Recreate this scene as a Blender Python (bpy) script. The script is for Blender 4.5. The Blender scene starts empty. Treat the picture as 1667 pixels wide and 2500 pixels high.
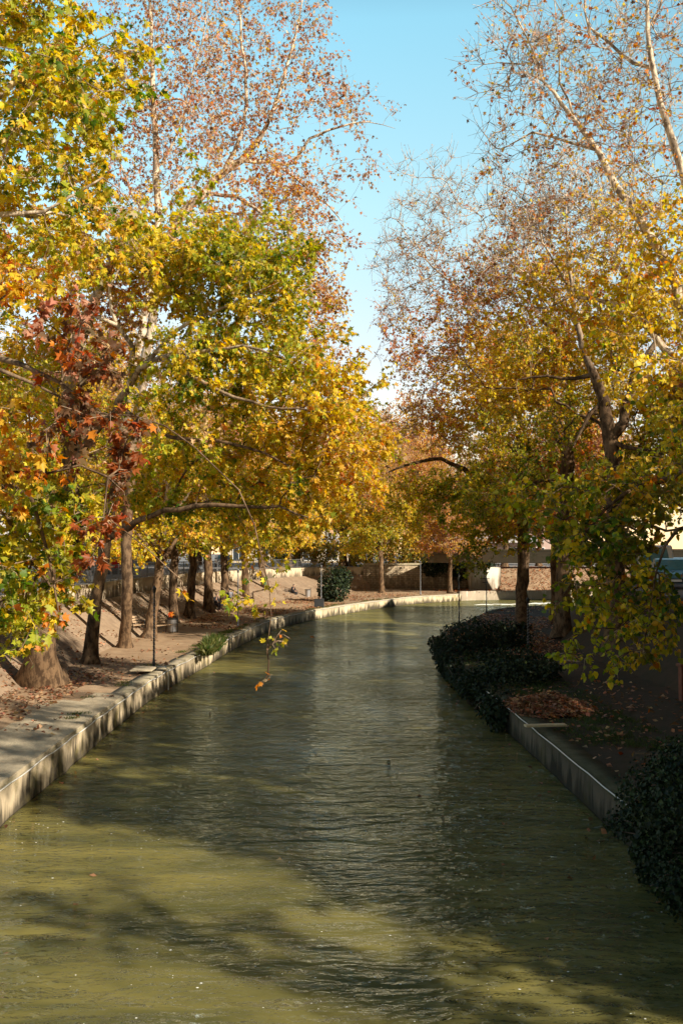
import bpy, bmesh, math, random
import numpy as np
from mathutils import Vector, Matrix, Euler, Quaternion
R = math.radians
scene = bpy.context.scene
COL = scene.collection

# ------------------------------------------------------------------ camera
FPX = 2431.0                       # focal length in photo pixels (photo 1667 x 2500)
EYE = Vector((0.0, 0.0, 5.15))
cam = bpy.data.cameras.new('camera')
cam.sensor_fit = 'VERTICAL'
cam.sensor_height = 36.0
cam.lens = FPX / 2500 * 36.0
cam.clip_start = 0.1
cam.clip_end = 3000
camo = bpy.data.objects.new('camera', cam)
COL.objects.link(camo)
camo.location = EYE
camo.rotation_euler = (R(90 + 2.356), 0, R(-1.21))
scene.camera = camo
CM = np.array(camo.rotation_euler.to_matrix())

# ------------------------------------------------------------------ light
SUN_EL, SUN_AZ = 28.0, 128.0       # azimuth clockwise from +Y (the river direction)
to_sun = Vector((math.sin(R(SUN_AZ)) * math.cos(R(SUN_EL)), math.cos(R(SUN_AZ)) * math.cos(R(SUN_EL)), math.sin(R(SUN_EL))))
world = bpy.data.worlds.new('World')
scene.world = world
world.use_nodes = True
wn = world.node_tree
wn.nodes.clear()
sky = wn.nodes.new('ShaderNodeTexSky')
sky.sky_type = 'NISHITA'
sky.sun_disc = False
sky.sun_elevation = R(SUN_EL)
sky.sun_rotation = R(SUN_AZ)
sky.air_density = 1.0
sky.dust_density = 0.1
sky.ozone_density = 0.3
bg = wn.nodes.new('ShaderNodeBackground')
bg.inputs['Strength'].default_value = 0.138
wo = wn.nodes.new('ShaderNodeOutputWorld')
tint = wn.nodes.new('ShaderNodeMix')
tint.data_type = 'RGBA'
tint.blend_type = 'MULTIPLY'
tint.inputs['Factor'].default_value = 1.0
# sky tint: milky near the horizon, cyan half way, zenith dimmed to darken the shade
tc = wn.nodes.new('ShaderNodeTexCoord')
sz = wn.nodes.new('ShaderNodeSeparateXYZ')
rp = wn.nodes.new('ShaderNodeValToRGB')
SKYK = [(0.0, (1.0, .72, .58)), (.2, (1.18, .94, .76)), (.33, (1.25, 1.33, 1.01)), (.48, (1.14, 1.56, 1.24)), (.60, (.44, .64, .64)), (1.0, (.26, .40, .50))]
while len(rp.color_ramp.elements) < len(SKYK):
    rp.color_ramp.elements.new(.5)
for e_, (p_, c_) in zip(rp.color_ramp.elements, SKYK):
    e_.position = p_
    e_.color = c_ + (1,)
wn.links.new(tc.outputs['Generated'], sz.inputs[0])
wn.links.new(sz.outputs['Z'], rp.inputs['Fac'])
# unseen sunward half of the sky dimmed to darken the shaded ground and water
dt = wn.nodes.new('ShaderNodeVectorMath')
dt.operation = 'DOT_PRODUCT'
dt.inputs[1].default_value = to_sun
wn.links.new(tc.outputs['Generated'], dt.inputs[0])
gl = wn.nodes.new('ShaderNodeMapRange')
gl.inputs['From Min'].default_value = -0.15
gl.inputs['From Max'].default_value = 0.75
gl.inputs['To Min'].default_value = 1.0
gl.inputs['To Max'].default_value = 0.15
wn.links.new(dt.outputs['Value'], gl.inputs['Value'])
gm = wn.nodes.new('ShaderNodeVectorMath')
gm.operation = 'SCALE'
wn.links.new(rp.outputs['Color'], gm.inputs[0])
wn.links.new(gl.outputs[0], gm.inputs['Scale'])
wn.links.new(gm.outputs[0], tint.inputs['B'])
wn.links.new(sky.outputs[0], tint.inputs['A'])
wn.links.new(tint.outputs['Result'], bg.inputs[0])
wn.links.new(bg.outputs[0], wo.inputs[0])
sun = bpy.data.lights.new('sun', 'SUN')
sun.energy = 5.0
sun.angle = R(0.55)
sun.color = (1.0, 0.90, 0.74)
suno = bpy.data.objects.new('sun', sun)
COL.objects.link(suno)
suno.rotation_euler = (-to_sun).to_track_quat('-Z', 'Y').to_euler()
suno.location = to_sun * 100
vs = scene.view_settings
vs.view_transform = 'Standard'
vs.look = 'None'
vs.exposure = 0.87
vs.gamma = 1.0
scene.cycles.max_bounces = 8
scene.cycles.diffuse_bounces = 3
scene.cycles.transmission_bounces = 4
scene.cycles.use_denoising = True

# ------------------------------------------------------------------ picture -> place
def P(px, py, d):
    c = np.array(((px - 833.5) / FPX * d, (1250 - py) / FPX * d, -d))
    return CM @ c + np.array(EYE)
def ray(px, py):
    return CM @ np.array(((px - 833.5) / FPX, (1250 - py) / FPX, -1.0))
def on_plane(px, py, z):
    v = ray(px, py)
    return np.array(EYE) + v * ((z - EYE.z) / v[2])
QZ = 0.75      # quay level
SZ = 3.5       # street level

# ------------------------------------------------------------------ tagging
def tag(o, label=None, cat=None, group=None, kind=None):
    if label: o['label'] = label
    if cat: o['category'] = cat
    if group: o['group'] = group
    if kind: o['kind'] = kind
    return o
def empty(name, loc=(0, 0, 0), rz=0.0, label=None, cat=None, group=None):
    o = bpy.data.objects.new(name, None)
    COL.objects.link(o)
    o.location = loc
    o.rotation_euler = (0, 0, rz)
    o.empty_display_size = 0.2
    return tag(o, label, cat, group)
def link(name, me, parent=None):
    o = bpy.data.objects.new(name, me)
    COL.objects.link(o)
    if parent is not None:
        o.parent = parent
    return o
def kids(o):
    return [c for c in COL.objects if c.parent == o]
def copy_tree(o, parent=None):
    c = o.copy()
    COL.objects.link(c)
    c.parent = parent
    for ch in kids(o):
        copy_tree(ch, c)
    return c

# ------------------------------------------------------------------ materials
def mat(name):
    m = bpy.data.materials.new(name)
    m.use_nodes = True
    nt = m.node_tree
    b = nt.nodes['Principled BSDF']
    return m, nt, b
def node(nt, t, **kw):
    n = nt.nodes.new(t)
    for k, v in kw.items():
        setattr(n, k, v)
    return n
def plain(name, col, rough=0.6, metal=0.0, var=0.15, scale=6.0, bump=0.0):
    m, nt, b = mat(name)
    b.inputs['Roughness'].default_value = rough
    b.inputs['Metallic'].default_value = metal
    g = node(nt, 'ShaderNodeNewGeometry')
    n = node(nt, 'ShaderNodeTexNoise')
    n.inputs['Scale'].default_value = scale
    n.inputs['Detail'].default_value = 5
    nt.links.new(g.outputs['Position'], n.inputs['Vector'])
    r = node(nt, 'ShaderNodeValToRGB')
    r.color_ramp.elements[0].position = 0.3
    r.color_ramp.elements[1].position = 0.7
    r.color_ramp.elements[0].color = tuple(c * (1 - var) for c in col) + (1,)
    r.color_ramp.elements[1].color = tuple(min(1, c * (1 + var)) for c in col) + (1,)
    nt.links.new(n.outputs['Fac'], r.inputs['Fac'])
    nt.links.new(r.outputs['Color'], b.inputs['Base Color'])
    if bump:
        bp = node(nt, 'ShaderNodeBump')
        bp.inputs['Strength'].default_value = bump
        bp.inputs['Distance'].default_value = 0.05
        nt.links.new(n.outputs['Fac'], bp.inputs['Height'])
        nt.links.new(bp.outputs[0], b.inputs['Normal'])
    return m
def ground_mat(name, cols, scales=(0.35, 2.2, 18.0), bump=0.4, rough=0.9, stretch=(1, 1, 1)):
    """three colours mixed by large, middle and fine noise"""
    m, nt, b = mat(name)
    b.inputs['Roughness'].default_value = rough
    b.inputs['Specular IOR Level'].default_value = 0.2
    g = node(nt, 'ShaderNodeNewGeometry')
    mp = node(nt, 'ShaderNodeMapping')
    mp.inputs['Scale'].default_value = stretch
    nt.links.new(g.outputs['Position'], mp.inputs['Vector'])
    ns = []
    for s in scales:
        n = node(nt, 'ShaderNodeTexNoise')
        n.inputs['Scale'].default_value = s
        n.inputs['Detail'].default_value = 6
        n.inputs['Roughness'].default_value = 0.62
        nt.links.new(mp.outputs[0], n.inputs['Vector'])
        r = node(nt, 'ShaderNodeMapRange')
        r.inputs['From Min'].default_value = 0.36
        r.inputs['From Max'].default_value = 0.64
        nt.links.new(n.outputs['Fac'], r.inputs['Value'])
        ns.append((n, r))
    mx1 = node(nt, 'ShaderNodeMix', data_type='RGBA')
    mx1.inputs['A'].default_value = cols[0] + (1,)
    mx1.inputs['B'].default_value = cols[1] + (1,)
    nt.links.new(ns[0][1].outputs[0], mx1.inputs['Factor'])
    mx2 = node(nt, 'ShaderNodeMix', data_type='RGBA')
    mx2.inputs['B'].default_value = cols[2] + (1,)
    mm = node(nt, 'ShaderNodeMath', operation='MULTIPLY')
    mm.inputs[1].default_value = 0.6
    nt.links.new(ns[1][1].outputs[0], mm.inputs[0])
    nt.links.new(mm.outputs[0], mx2.inputs['Factor'])
    nt.links.new(mx1.outputs['Result'], mx2.inputs['A'])
    mx3 = node(nt, 'ShaderNodeMix', data_type='RGBA', blend_type='MULTIPLY')
    mx3.inputs['Factor'].default_value = 1.0
    rr = node(nt, 'ShaderNodeMapRange')
    rr.inputs['To Min'].default_value = 0.72
    rr.inputs['To Max'].default_value = 1.15
    nt.links.new(ns[2][0].outputs['Fac'], rr.inputs['Value'])
    nt.links.new(mx2.outputs['Result'], mx3.inputs['A'])
    nt.links.new(rr.outputs[0], mx3.inputs['B'])
    nt.links.new(mx3.outputs['Result'], b.inputs['Base Color'])
    bp = node(nt, 'ShaderNodeBump')
    bp.inputs['Strength'].default_value = bump
    bp.inputs['Distance'].default_value = 0.06
    nt.links.new(ns[2][0].outputs['Fac'], bp.inputs['Height'])
    nt.links.new(bp.outputs[0], b.inputs['Normal'])
    return m
def leaf_mat(name, trans=0.45, rough=0.5):
    m, nt, b = mat(name)
    nt.nodes.remove(b)
    out = [n for n in nt.nodes if n.type == 'OUTPUT_MATERIAL'][0]
    a = node(nt, 'ShaderNodeAttribute', attribute_name='Col')
    b = node(nt, 'ShaderNodeBsdfPrincipled')
    b.inputs['Roughness'].default_value = rough
    b.inputs['Specular IOR Level'].default_value = 0.35
    nt.links.new(a.outputs['Color'], b.inputs['Base Color'])
    t = node(nt, 'ShaderNodeBsdfTranslucent')
    gm = node(nt, 'ShaderNodeHueSaturation')
    gm.inputs['Saturation'].default_value = 1.1
    gm.inputs['Value'].default_value = 1.4
    nt.links.new(a.outputs['Color'], gm.inputs['Color'])
    nt.links.new(gm.outputs[0], t.inputs['Color'])
    mx = node(nt, 'ShaderNodeMixShader')
    mx.inputs[0].default_value = trans
    nt.links.new(b.outputs[0], mx.inputs[1])
    nt.links.new(t.outputs[0], mx.inputs[2])
    nt.links.new(mx.outputs[0], out.inputs['Surface'])
    return m
def bark_mat():
    m, nt, b = mat('bark')
    b.inputs['Roughness'].default_value = 0.85
    b.inputs['Specular IOR Level'].default_value = 0.2
    a = node(nt, 'ShaderNodeAttribute', attribute_name='Col')
    g = node(nt, 'ShaderNodeNewGeometry')
    mp = node(nt, 'ShaderNodeMapping')
    mp.inputs['Scale'].default_value = (1, 1, 0.45)
    nt.links.new(g.outputs['Position'], mp.inputs['Vector'])
    n = node(nt, 'ShaderNodeTexNoise')
    n.inputs['Scale'].default_value = 5.5
    n.inputs['Detail'].default_value = 7
    n.inputs['Roughness'].default_value = 0.65
    nt.links.new(mp.outputs[0], n.inputs['Vector'])
    r = node(nt, 'ShaderNodeValToRGB')
    r.color_ramp.elements[0].position = 0.43
    r.color_ramp.elements[0].color = (0.40, 0.36, 0.32, 1)
    r.color_ramp.elements[1].position = 0.56
    r.color_ramp.elements[1].color = (1.2, 1.15, 1.05, 1)
    nt.links.new(n.outputs['Fac'], r.inputs['Fac'])
    mx = node(nt, 'ShaderNodeMix', data_type='RGBA', blend_type='MULTIPLY')
    mx.inputs['Factor'].default_value = 1
    nt.links.new(a.outputs['Color'], mx.inputs['A'])
    nt.links.new(r.outputs['Color'], mx.inputs['B'])
    nt.links.new(mx.outputs['Result'], b.inputs['Base Color'])
    bp = node(nt, 'ShaderNodeBump')
    bp.inputs['Strength'].default_value = 0.7
    bp.inputs['Distance'].default_value = 0.05
    nt.links.new(n.outputs['Fac'], bp.inputs['Height'])
    nt.links.new(bp.outputs[0], b.inputs['Normal'])
    return m
def water_mat():
    m, nt, b = mat('murky_water')
    g = node(nt, 'ShaderNodeNewGeometry')
    def noise(scale, stretch, rot, detail=3, rough=0.5, dist=0.0):
        mp = node(nt, 'ShaderNodeMapping')
        mp.inputs['Scale'].default_value = stretch
        mp.inputs['Rotation'].default_value = (0, 0, R(rot))
        nt.links.new(g.outputs['Position'], mp.inputs['Vector'])
        n = node(nt, 'ShaderNodeTexNoise')
        n.inputs['Scale'].default_value = scale
        n.inputs['Detail'].default_value = detail
        n.inputs['Roughness'].default_value = rough
        n.inputs['Distortion'].default_value = dist
        nt.links.new(mp.outputs[0], n.inputs['Vector'])
        return n
    n1 = noise(1.6, (0.55, 1.5, 1), 14, 2, 0.5, 0.5)
    n2 = noise(5.0, (0.7, 1.3, 1), -10, 3, 0.55, 0.4)
    n3 = noise(0.35, (1, 0.5, 1), 10, 2)
    n0 = noise(0.55, (0.5, 1.4, 1), 8, 2, 0.5, 0.6)
    add0 = node(nt, 'ShaderNodeMath', operation='MULTIPLY_ADD')
    add0.inputs[1].default_value = 0.9
    nt.links.new(n0.outputs['Fac'], add0.inputs[0])
    add = node(nt, 'ShaderNodeMath', operation='MULTIPLY_ADD')
    add.inputs[1].default_value = 0.50
    nt.links.new(n2.outputs['Fac'], add.inputs[0])
    nt.links.new(n1.outputs['Fac'], add.inputs[2])
    # calmer and choppier patches
    st = node(nt, 'ShaderNodeMapRange')
    st.inputs['From Min'].default_value = 0.35
    st.inputs['From Max'].default_value = 0.65
    st.inputs['To Min'].default_value = 0.5
    st.inputs['To Max'].default_value = 1.0
    nt.links.new(n3.outputs['Fac'], st.inputs['Value'])
    bp = node(nt, 'ShaderNodeBump')
    bp.inputs['Distance'].default_value = 0.36
    nt.links.new(st.outputs[0], bp.inputs['Strength'])
    nt.links.new(add.outputs[0], add0.inputs[2])
    nt.links.new(add0.outputs[0], bp.inputs['Height'])
    # drifting silt streaks
    n4 = noise(0.6, (0.5, 1.5, 1), 18, 4, 0.6, 0.8)
    r = node(nt, 'ShaderNodeValToRGB')
    r.color_ramp.elements[0].position = 0.35
    r.color_ramp.elements[0].color = (0.095, 0.090, 0.030, 1)
    r.color_ramp.elements[1].position = 0.65
    r.color_ramp.elements[1].color = (0.210, 0.178, 0.052, 1)
    nt.links.new(n4.outputs['Fac'], r.inputs['Fac'])
    nt.links.new(r.outputs['Color'], b.inputs['Base Color'])
    # light scatters inside the cloudy water (soft shadow edges), ripples only bend the reflection
    b.inputs['Roughness'].default_value = 1.0
    b.inputs['Specular IOR Level'].default_value = 0.0
    b.subsurface_method = 'BURLEY'
    b.inputs['Subsurface Weight'].default_value = 1.0
    b.inputs['Subsurface Radius'].default_value = (1.0, 0.9, 0.55)
    b.inputs['Subsurface Scale'].default_value = 0.35
    gl = node(nt, 'ShaderNodeBsdfGlossy')
    gl.inputs['Roughness'].default_value = 0.06
    gl.inputs['Color'].default_value = (0.80, 0.95, 1.0, 1)
    nt.links.new(bp.outputs[0], gl.inputs['Normal'])
    fr = node(nt, 'ShaderNodeFresnel')
    fr.inputs['IOR'].default_value = 1.27
    nt.links.new(bp.outputs[0], fr.inputs['Normal'])
    mx = node(nt, 'ShaderNodeMixShader')
    nt.links.new(fr.outputs[0], mx.inputs[0])
    nt.links.new(b.outputs[0], mx.inputs[1])
    nt.links.new(gl.outputs[0], mx.inputs[2])
    out = [n for n in nt.nodes if n.type == 'OUTPUT_MATERIAL'][0]
    nt.links.new(mx.outputs[0], out.inputs['Surface'])
    return m
def wall_mat(name, base, dark, moss, zlo=0.0, zhi=0.75, bricks=None):
    """weathered wall: vertical streaks, darker foot"""
    m, nt, b = mat(name)
    b.inputs['Roughness'].default_value = 0.92
    b.inputs['Specular IOR Level'].default_value = 0.15
    g = node(nt, 'ShaderNodeNewGeometry')
    def noise(sc, stretch, det=5):
        mp = node(nt, 'ShaderNodeMapping')
        mp.inputs['Scale'].default_value = stretch
        nt.links.new(g.outputs['Position'], mp.inputs['Vector'])
        n = node(nt, 'ShaderNodeTexNoise')
        n.inputs['Scale'].default_value = sc
        n.inputs['Detail'].default_value = det
        n.inputs['Roughness'].default_value = 0.65
        nt.links.new(mp.outputs[0], n.inputs['Vector'])
        return n
    streak = noise(2.6, (1, 1, 0.16))
    blot = noise(1.3, (1, 1, 1))
    fine = noise(22, (1, 1, 1), 3)
    sx = node(nt, 'ShaderNodeSeparateXYZ')
    nt.links.new(g.outputs['Position'], sx.inputs[0])
    hz = node(nt, 'ShaderNodeMapRange')
    hz.inputs['From Min'].default_value = zlo
    hz.inputs['From Max'].default_value = zhi
    hz.inputs['To Min'].default_value = 0.22
    hz.inputs['To Max'].default_value = -0.14
    nt.links.new(sx.outputs['Z'], hz.inputs['Value'])
    ad = node(nt, 'ShaderNodeMath', operation='ADD')
    nt.links.new(streak.outputs['Fac'], ad.inputs[0])
    nt.links.new(hz.outputs[0], ad.inputs[1])
    r1 = node(nt, 'ShaderNodeMapRange')
    r1.inputs['From Min'].default_value = 0.50
    r1.inputs['From Max'].default_value = 0.66
    big = noise(0.55, (1, 1, .5), 3)
    ad2 = node(nt, 'ShaderNodeMath', operation='MULTIPLY_ADD')
    ad2.inputs[1].default_value = 0.55
    nt.links.new(big.outputs['Fac'], ad2.inputs[0])
    nt.links.new(ad.outputs[0], ad2.inputs[2])
    ad3 = node(nt, 'ShaderNodeMath', operation='SUBTRACT')
    ad3.inputs[1].default_value = 0.275
    nt.links.new(ad2.outputs[0], ad3.inputs[0])
    nt.links.new(ad3.outputs[0], r1.inputs['Value'])
    mx = node(nt, 'ShaderNodeMix', data_type='RGBA')
    mx.inputs['A'].default_value = base + (1,)
    mx.inputs['B'].default_value = dark + (1,)
    nt.links.new(r1.outputs[0], mx.inputs['Factor'])
    r2 = node(nt, 'ShaderNodeMapRange')
    r2.inputs['From Min'].default_value = 0.52
    r2.inputs['From Max'].default_value = 0.70
    r2.inputs['To Max'].default_value = 0.75
    nt.links.new(blot.outputs['Fac'], r2.inputs['Value'])
    mx2 = node(nt, 'ShaderNodeMix', data_type='RGBA')
    mx2.inputs['B'].default_value = moss + (1,)
    nt.links.new(mx.outputs['Result'], mx2.inputs['A'])
    nt.links.new(r2.outputs[0], mx2.inputs['Factor'])
    last = mx2.outputs['Result']
    hgt = fine.outputs['Fac']
    if bricks:
        br = node(nt, 'ShaderNodeTexBrick')
        br.inputs['Scale'].default_value = 1.0
        br.inputs['Brick Width'].default_value = bricks[0]
        br.inputs['Row Height'].default_value = bricks[1]
        br.inputs['Mortar Size'].default_value = 0.025
        br.inputs['Color1'].default_value = (1.1, 1.05, 1.0, 1)
        br.inputs['Color2'].default_value = (0.7, 0.68, 0.66, 1)
        br.inputs['Mortar'].default_value = (0.42, 0.40, 0.38, 1)
        tc = node(nt, 'ShaderNodeCombineXYZ')
        a2 = node(nt, 'ShaderNodeMath', operation='ADD')
        nt.links.new(sx.outputs['X'], a2.inputs[0])
        nt.links.new(sx.outputs['Y'], a2.inputs[1])
        nt.links.new(a2.outputs[0], tc.inputs['X'])
        nt.links.new(sx.outputs['Z'], tc.inputs['Y'])
        nt.links.new(tc.outputs[0], br.inputs['Vector'])
        mx3 = node(nt, 'ShaderNodeMix', data_type='RGBA', blend_type='MULTIPLY')
        mx3.inputs['Factor'].default_value = 1
        nt.links.new(last, mx3.inputs['A'])
        nt.links.new(br.outputs['Color'], mx3.inputs['B'])
        last = mx3.outputs['Result']
    nt.links.new(last, b.inputs['Base Color'])
    bp = node(nt, 'ShaderNodeBump')
    bp.inputs['Strength'].default_value = 0.5
    bp.inputs['Distance'].default_value = 0.04
    nt.links.new(hgt, bp.inputs['Height'])
    nt.links.new(bp.outputs[0], b.inputs['Normal'])
    return m
def glass_mat(name, col=(0.03, 0.04, 0.05)):
    m = plain(name, col, rough=0.08, var=0.1)
    return m

M = {}
M['leaf'] = leaf_mat('autumn_leaf', 0.5)
M['ivy'] = leaf_mat('ivy_leaf', 0.2, 0.6)
M['bark'] = bark_mat()
M['water'] = water_mat()
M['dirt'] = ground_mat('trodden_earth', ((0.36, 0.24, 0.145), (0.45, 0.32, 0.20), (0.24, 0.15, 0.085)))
M['shade_dirt'] = ground_mat('shade_toned_earth', ((0.055, 0.040, 0.028), (0.085, 0.050, 0.034), (0.030, 0.034, 0.014)))  # right bank earth, the shade there worked into its dark colour
M['slope'] = ground_mat('slope_paving', ((0.38, 0.275, 0.185), (0.29, 0.205, 0.135), (0.19, 0.13, 0.085)))
M['leafy_slope'] = ground_mat('leafy_bank', ((0.33, 0.22, 0.14), (0.40, 0.29, 0.19), (0.16, 0.10, 0.05)))
M['asphalt'] = ground_mat('asphalt', ((0.22, 0.21, 0.21), (0.27, 0.26, 0.25), (0.18, 0.17, 0.17)), bump=0.2)
M['concrete'] = ground_mat('paving_concrete', ((0.50, 0.41, 0.28), (0.58, 0.49, 0.34), (0.30, 0.24, 0.16)), stretch=(1, 0.5, 1))
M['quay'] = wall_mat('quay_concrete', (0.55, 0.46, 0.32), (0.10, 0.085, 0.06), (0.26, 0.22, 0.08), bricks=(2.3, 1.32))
M['shade_quay'] = wall_mat('shade_toned_concrete', (0.13, 0.11, 0.08), (0.035, 0.033, 0.025), (0.06, 0.06, 0.025), bricks=(3.1, 1.32))  # quay concrete darkened in colour to stand in for shade
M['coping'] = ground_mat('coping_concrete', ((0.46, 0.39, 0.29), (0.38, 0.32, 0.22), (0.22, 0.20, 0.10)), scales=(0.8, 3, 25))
M['shade_coping'] = ground_mat('shade_toned_coping', ((0.13, 0.115, 0.07), (0.06, 0.058, 0.03), (0.035, 0.04, 0.015)), scales=(0.8, 3, 25))  # right coping, its shade put into the darker colour
M['parapet'] = wall_mat('parapet_concrete', (0.52, 0.42, 0.29), (0.15, 0.115, 0.08), (0.30, 0.24, 0.15), 2.5, 3.5)
M['stone'] = wall_mat('rubble_stone', (0.46, 0.38, 0.27), (0.24, 0.19, 0.13), (0.34, 0.27, 0.17), 0.7, 4.0, bricks=(0.55, 0.22))
M['pale_plaster'] = wall_mat('pale_plaster', (0.66, 0.60, 0.50), (0.33, 0.27, 0.20), (0.45, 0.37, 0.26), 0.7, 3.6)
M['iron'] = plain('dark_iron', (0.035, 0.037, 0.04), 0.5, 0.3)
M['rail'] = plain('grey_railing', (0.16, 0.165, 0.175), 0.45, 0.3)
M['wire'] = plain('white_cable', (0.72, 0.70, 0.66), 0.5, var=0.05)
M['string'] = plain('light_string', (0.30, 0.30, 0.30), 0.4, var=0.1)
M['wood'] = plain('weathered_wood', (0.40, 0.27, 0.16), 0.7, var=0.3, scale=9)
M['dark_wood'] = plain('dark_wood', (0.09, 0.06, 0.04), 0.7, var=0.3, scale=9)
M['red_wood'] = plain('reddish_wood', (0.16, 0.05, 0.025), 0.7, var=0.3, scale=9)
M['glass'] = glass_mat('window_glass')
M['car_glass'] = glass_mat('car_glass', (0.10, 0.28, 0.36))
M['tyre'] = plain('tyre_rubber', (0.02, 0.02, 0.02), 0.8)
M['chrome'] = plain('rim_metal', (0.5, 0.5, 0.5), 0.3, 0.8)
M['white_paint'] = plain('white_paint', (0.78, 0.78, 0.76), 0.3, var=0.04)
M['blue_paint'] = plain('blue_paint', (0.03, 0.09, 0.32), 0.3, var=0.05)
M['teal_paint'] = plain('teal_paint', (0.10, 0.25, 0.33), 0.3, var=0.05)
M['red_paint'] = plain('red_paint', (0.55, 0.02, 0.02), 0.35, var=0.05)
M['cream_paint'] = plain('cream_paint', (0.66, 0.58, 0.36), 0.5, var=0.06)
M['navy_paint'] = plain('navy_paint', (0.02, 0.025, 0.05), 0.35, var=0.05)
M['silver_paint'] = plain('silver_paint', (0.45, 0.46, 0.48), 0.3, 0.3, var=0.04)
M['lamp_lens'] = plain('lamp_lens', (0.7, 0.7, 0.65), 0.15, var=0.02)
M['skin'] = plain('skin', (0.45, 0.26, 0.18), 0.6, var=0.05)
M['black_cloth'] = plain('black_cloth', (0.012, 0.012, 0.016), 0.9, var=0.2)
M['tan_cloth'] = plain('tan_cloth', (0.42, 0.22, 0.07), 0.9, var=0.15)
M['grey_cloth'] = plain('grey_cloth', (0.26, 0.26, 0.29), 0.9, var=0.15)
M['hair'] = plain('dark_hair', (0.015, 0.012, 0.01), 0.7)
M['beige_wall'] = plain('beige_wall', (0.52, 0.43, 0.32), 0.9, var=0.08, scale=1.0)
M['grey_wall'] = plain('grey_wall', (0.40, 0.39, 0.40), 0.9, var=0.08, scale=1.0)
M['white_wall'] = plain('white_wall', (0.68, 0.64, 0.60), 0.9, var=0.06, scale=1.0)
M['rose_wall'] = plain('rose_wall', (0.50, 0.36, 0.31), 0.9, var=0.08, scale=1.0)
M['foam'] = plain('foam', (0.80, 0.80, 0.74), 0.7, var=0.05)
M['roof'] = plain('roof_tiles', (0.30, 0.12, 0.07), 0.8, var=0.2, scale=3)
M['plank'] = plain('pale_plank', (0.62, 0.47, 0.27), 0.7, var=0.15, scale=9)

# ------------------------------------------------------------------ mesh helpers
def np_mesh(name, V, polys, mats, cols=None, smooth=False):
    """V (n,3); polys list of (k,m) int arrays"""
    V = np.asarray(V, dtype=np.float32)
    polys = [np.asarray(p, dtype=np.int32) for p in polys if len(p)]
    me = bpy.data.meshes.new(name)
    loops = np.concatenate([p.ravel() for p in polys])
    tot = np.concatenate([np.full(len(p), p.shape[1], dtype=np.int32) for p in polys])
    st = np.concatenate([[0], np.cumsum(tot)[:-1]]).astype(np.int32)
    me.vertices.add(len(V))
    me.vertices.foreach_set('co', V.ravel())
    me.loops.add(len(loops))
    me.loops.foreach_set('vertex_index', loops)
    me.polygons.add(len(tot))
    me.polygons.foreach_set('loop_start', st)
    me.polygons.foreach_set('loop_total', tot)
    if smooth:
        me.polygons.foreach_set('use_smooth', np.ones(len(tot), dtype=bool))
    if cols is not None:
        a = me.attributes.new('Col', 'FLOAT_COLOR', 'POINT')
        c = np.ones((len(V), 4), dtype=np.float32)
        c[:, :3] = cols
        a.data.foreach_set('color', c.ravel())
    me.update(calc_edges=True)
    me.materials.append(mats)
    return me

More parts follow.
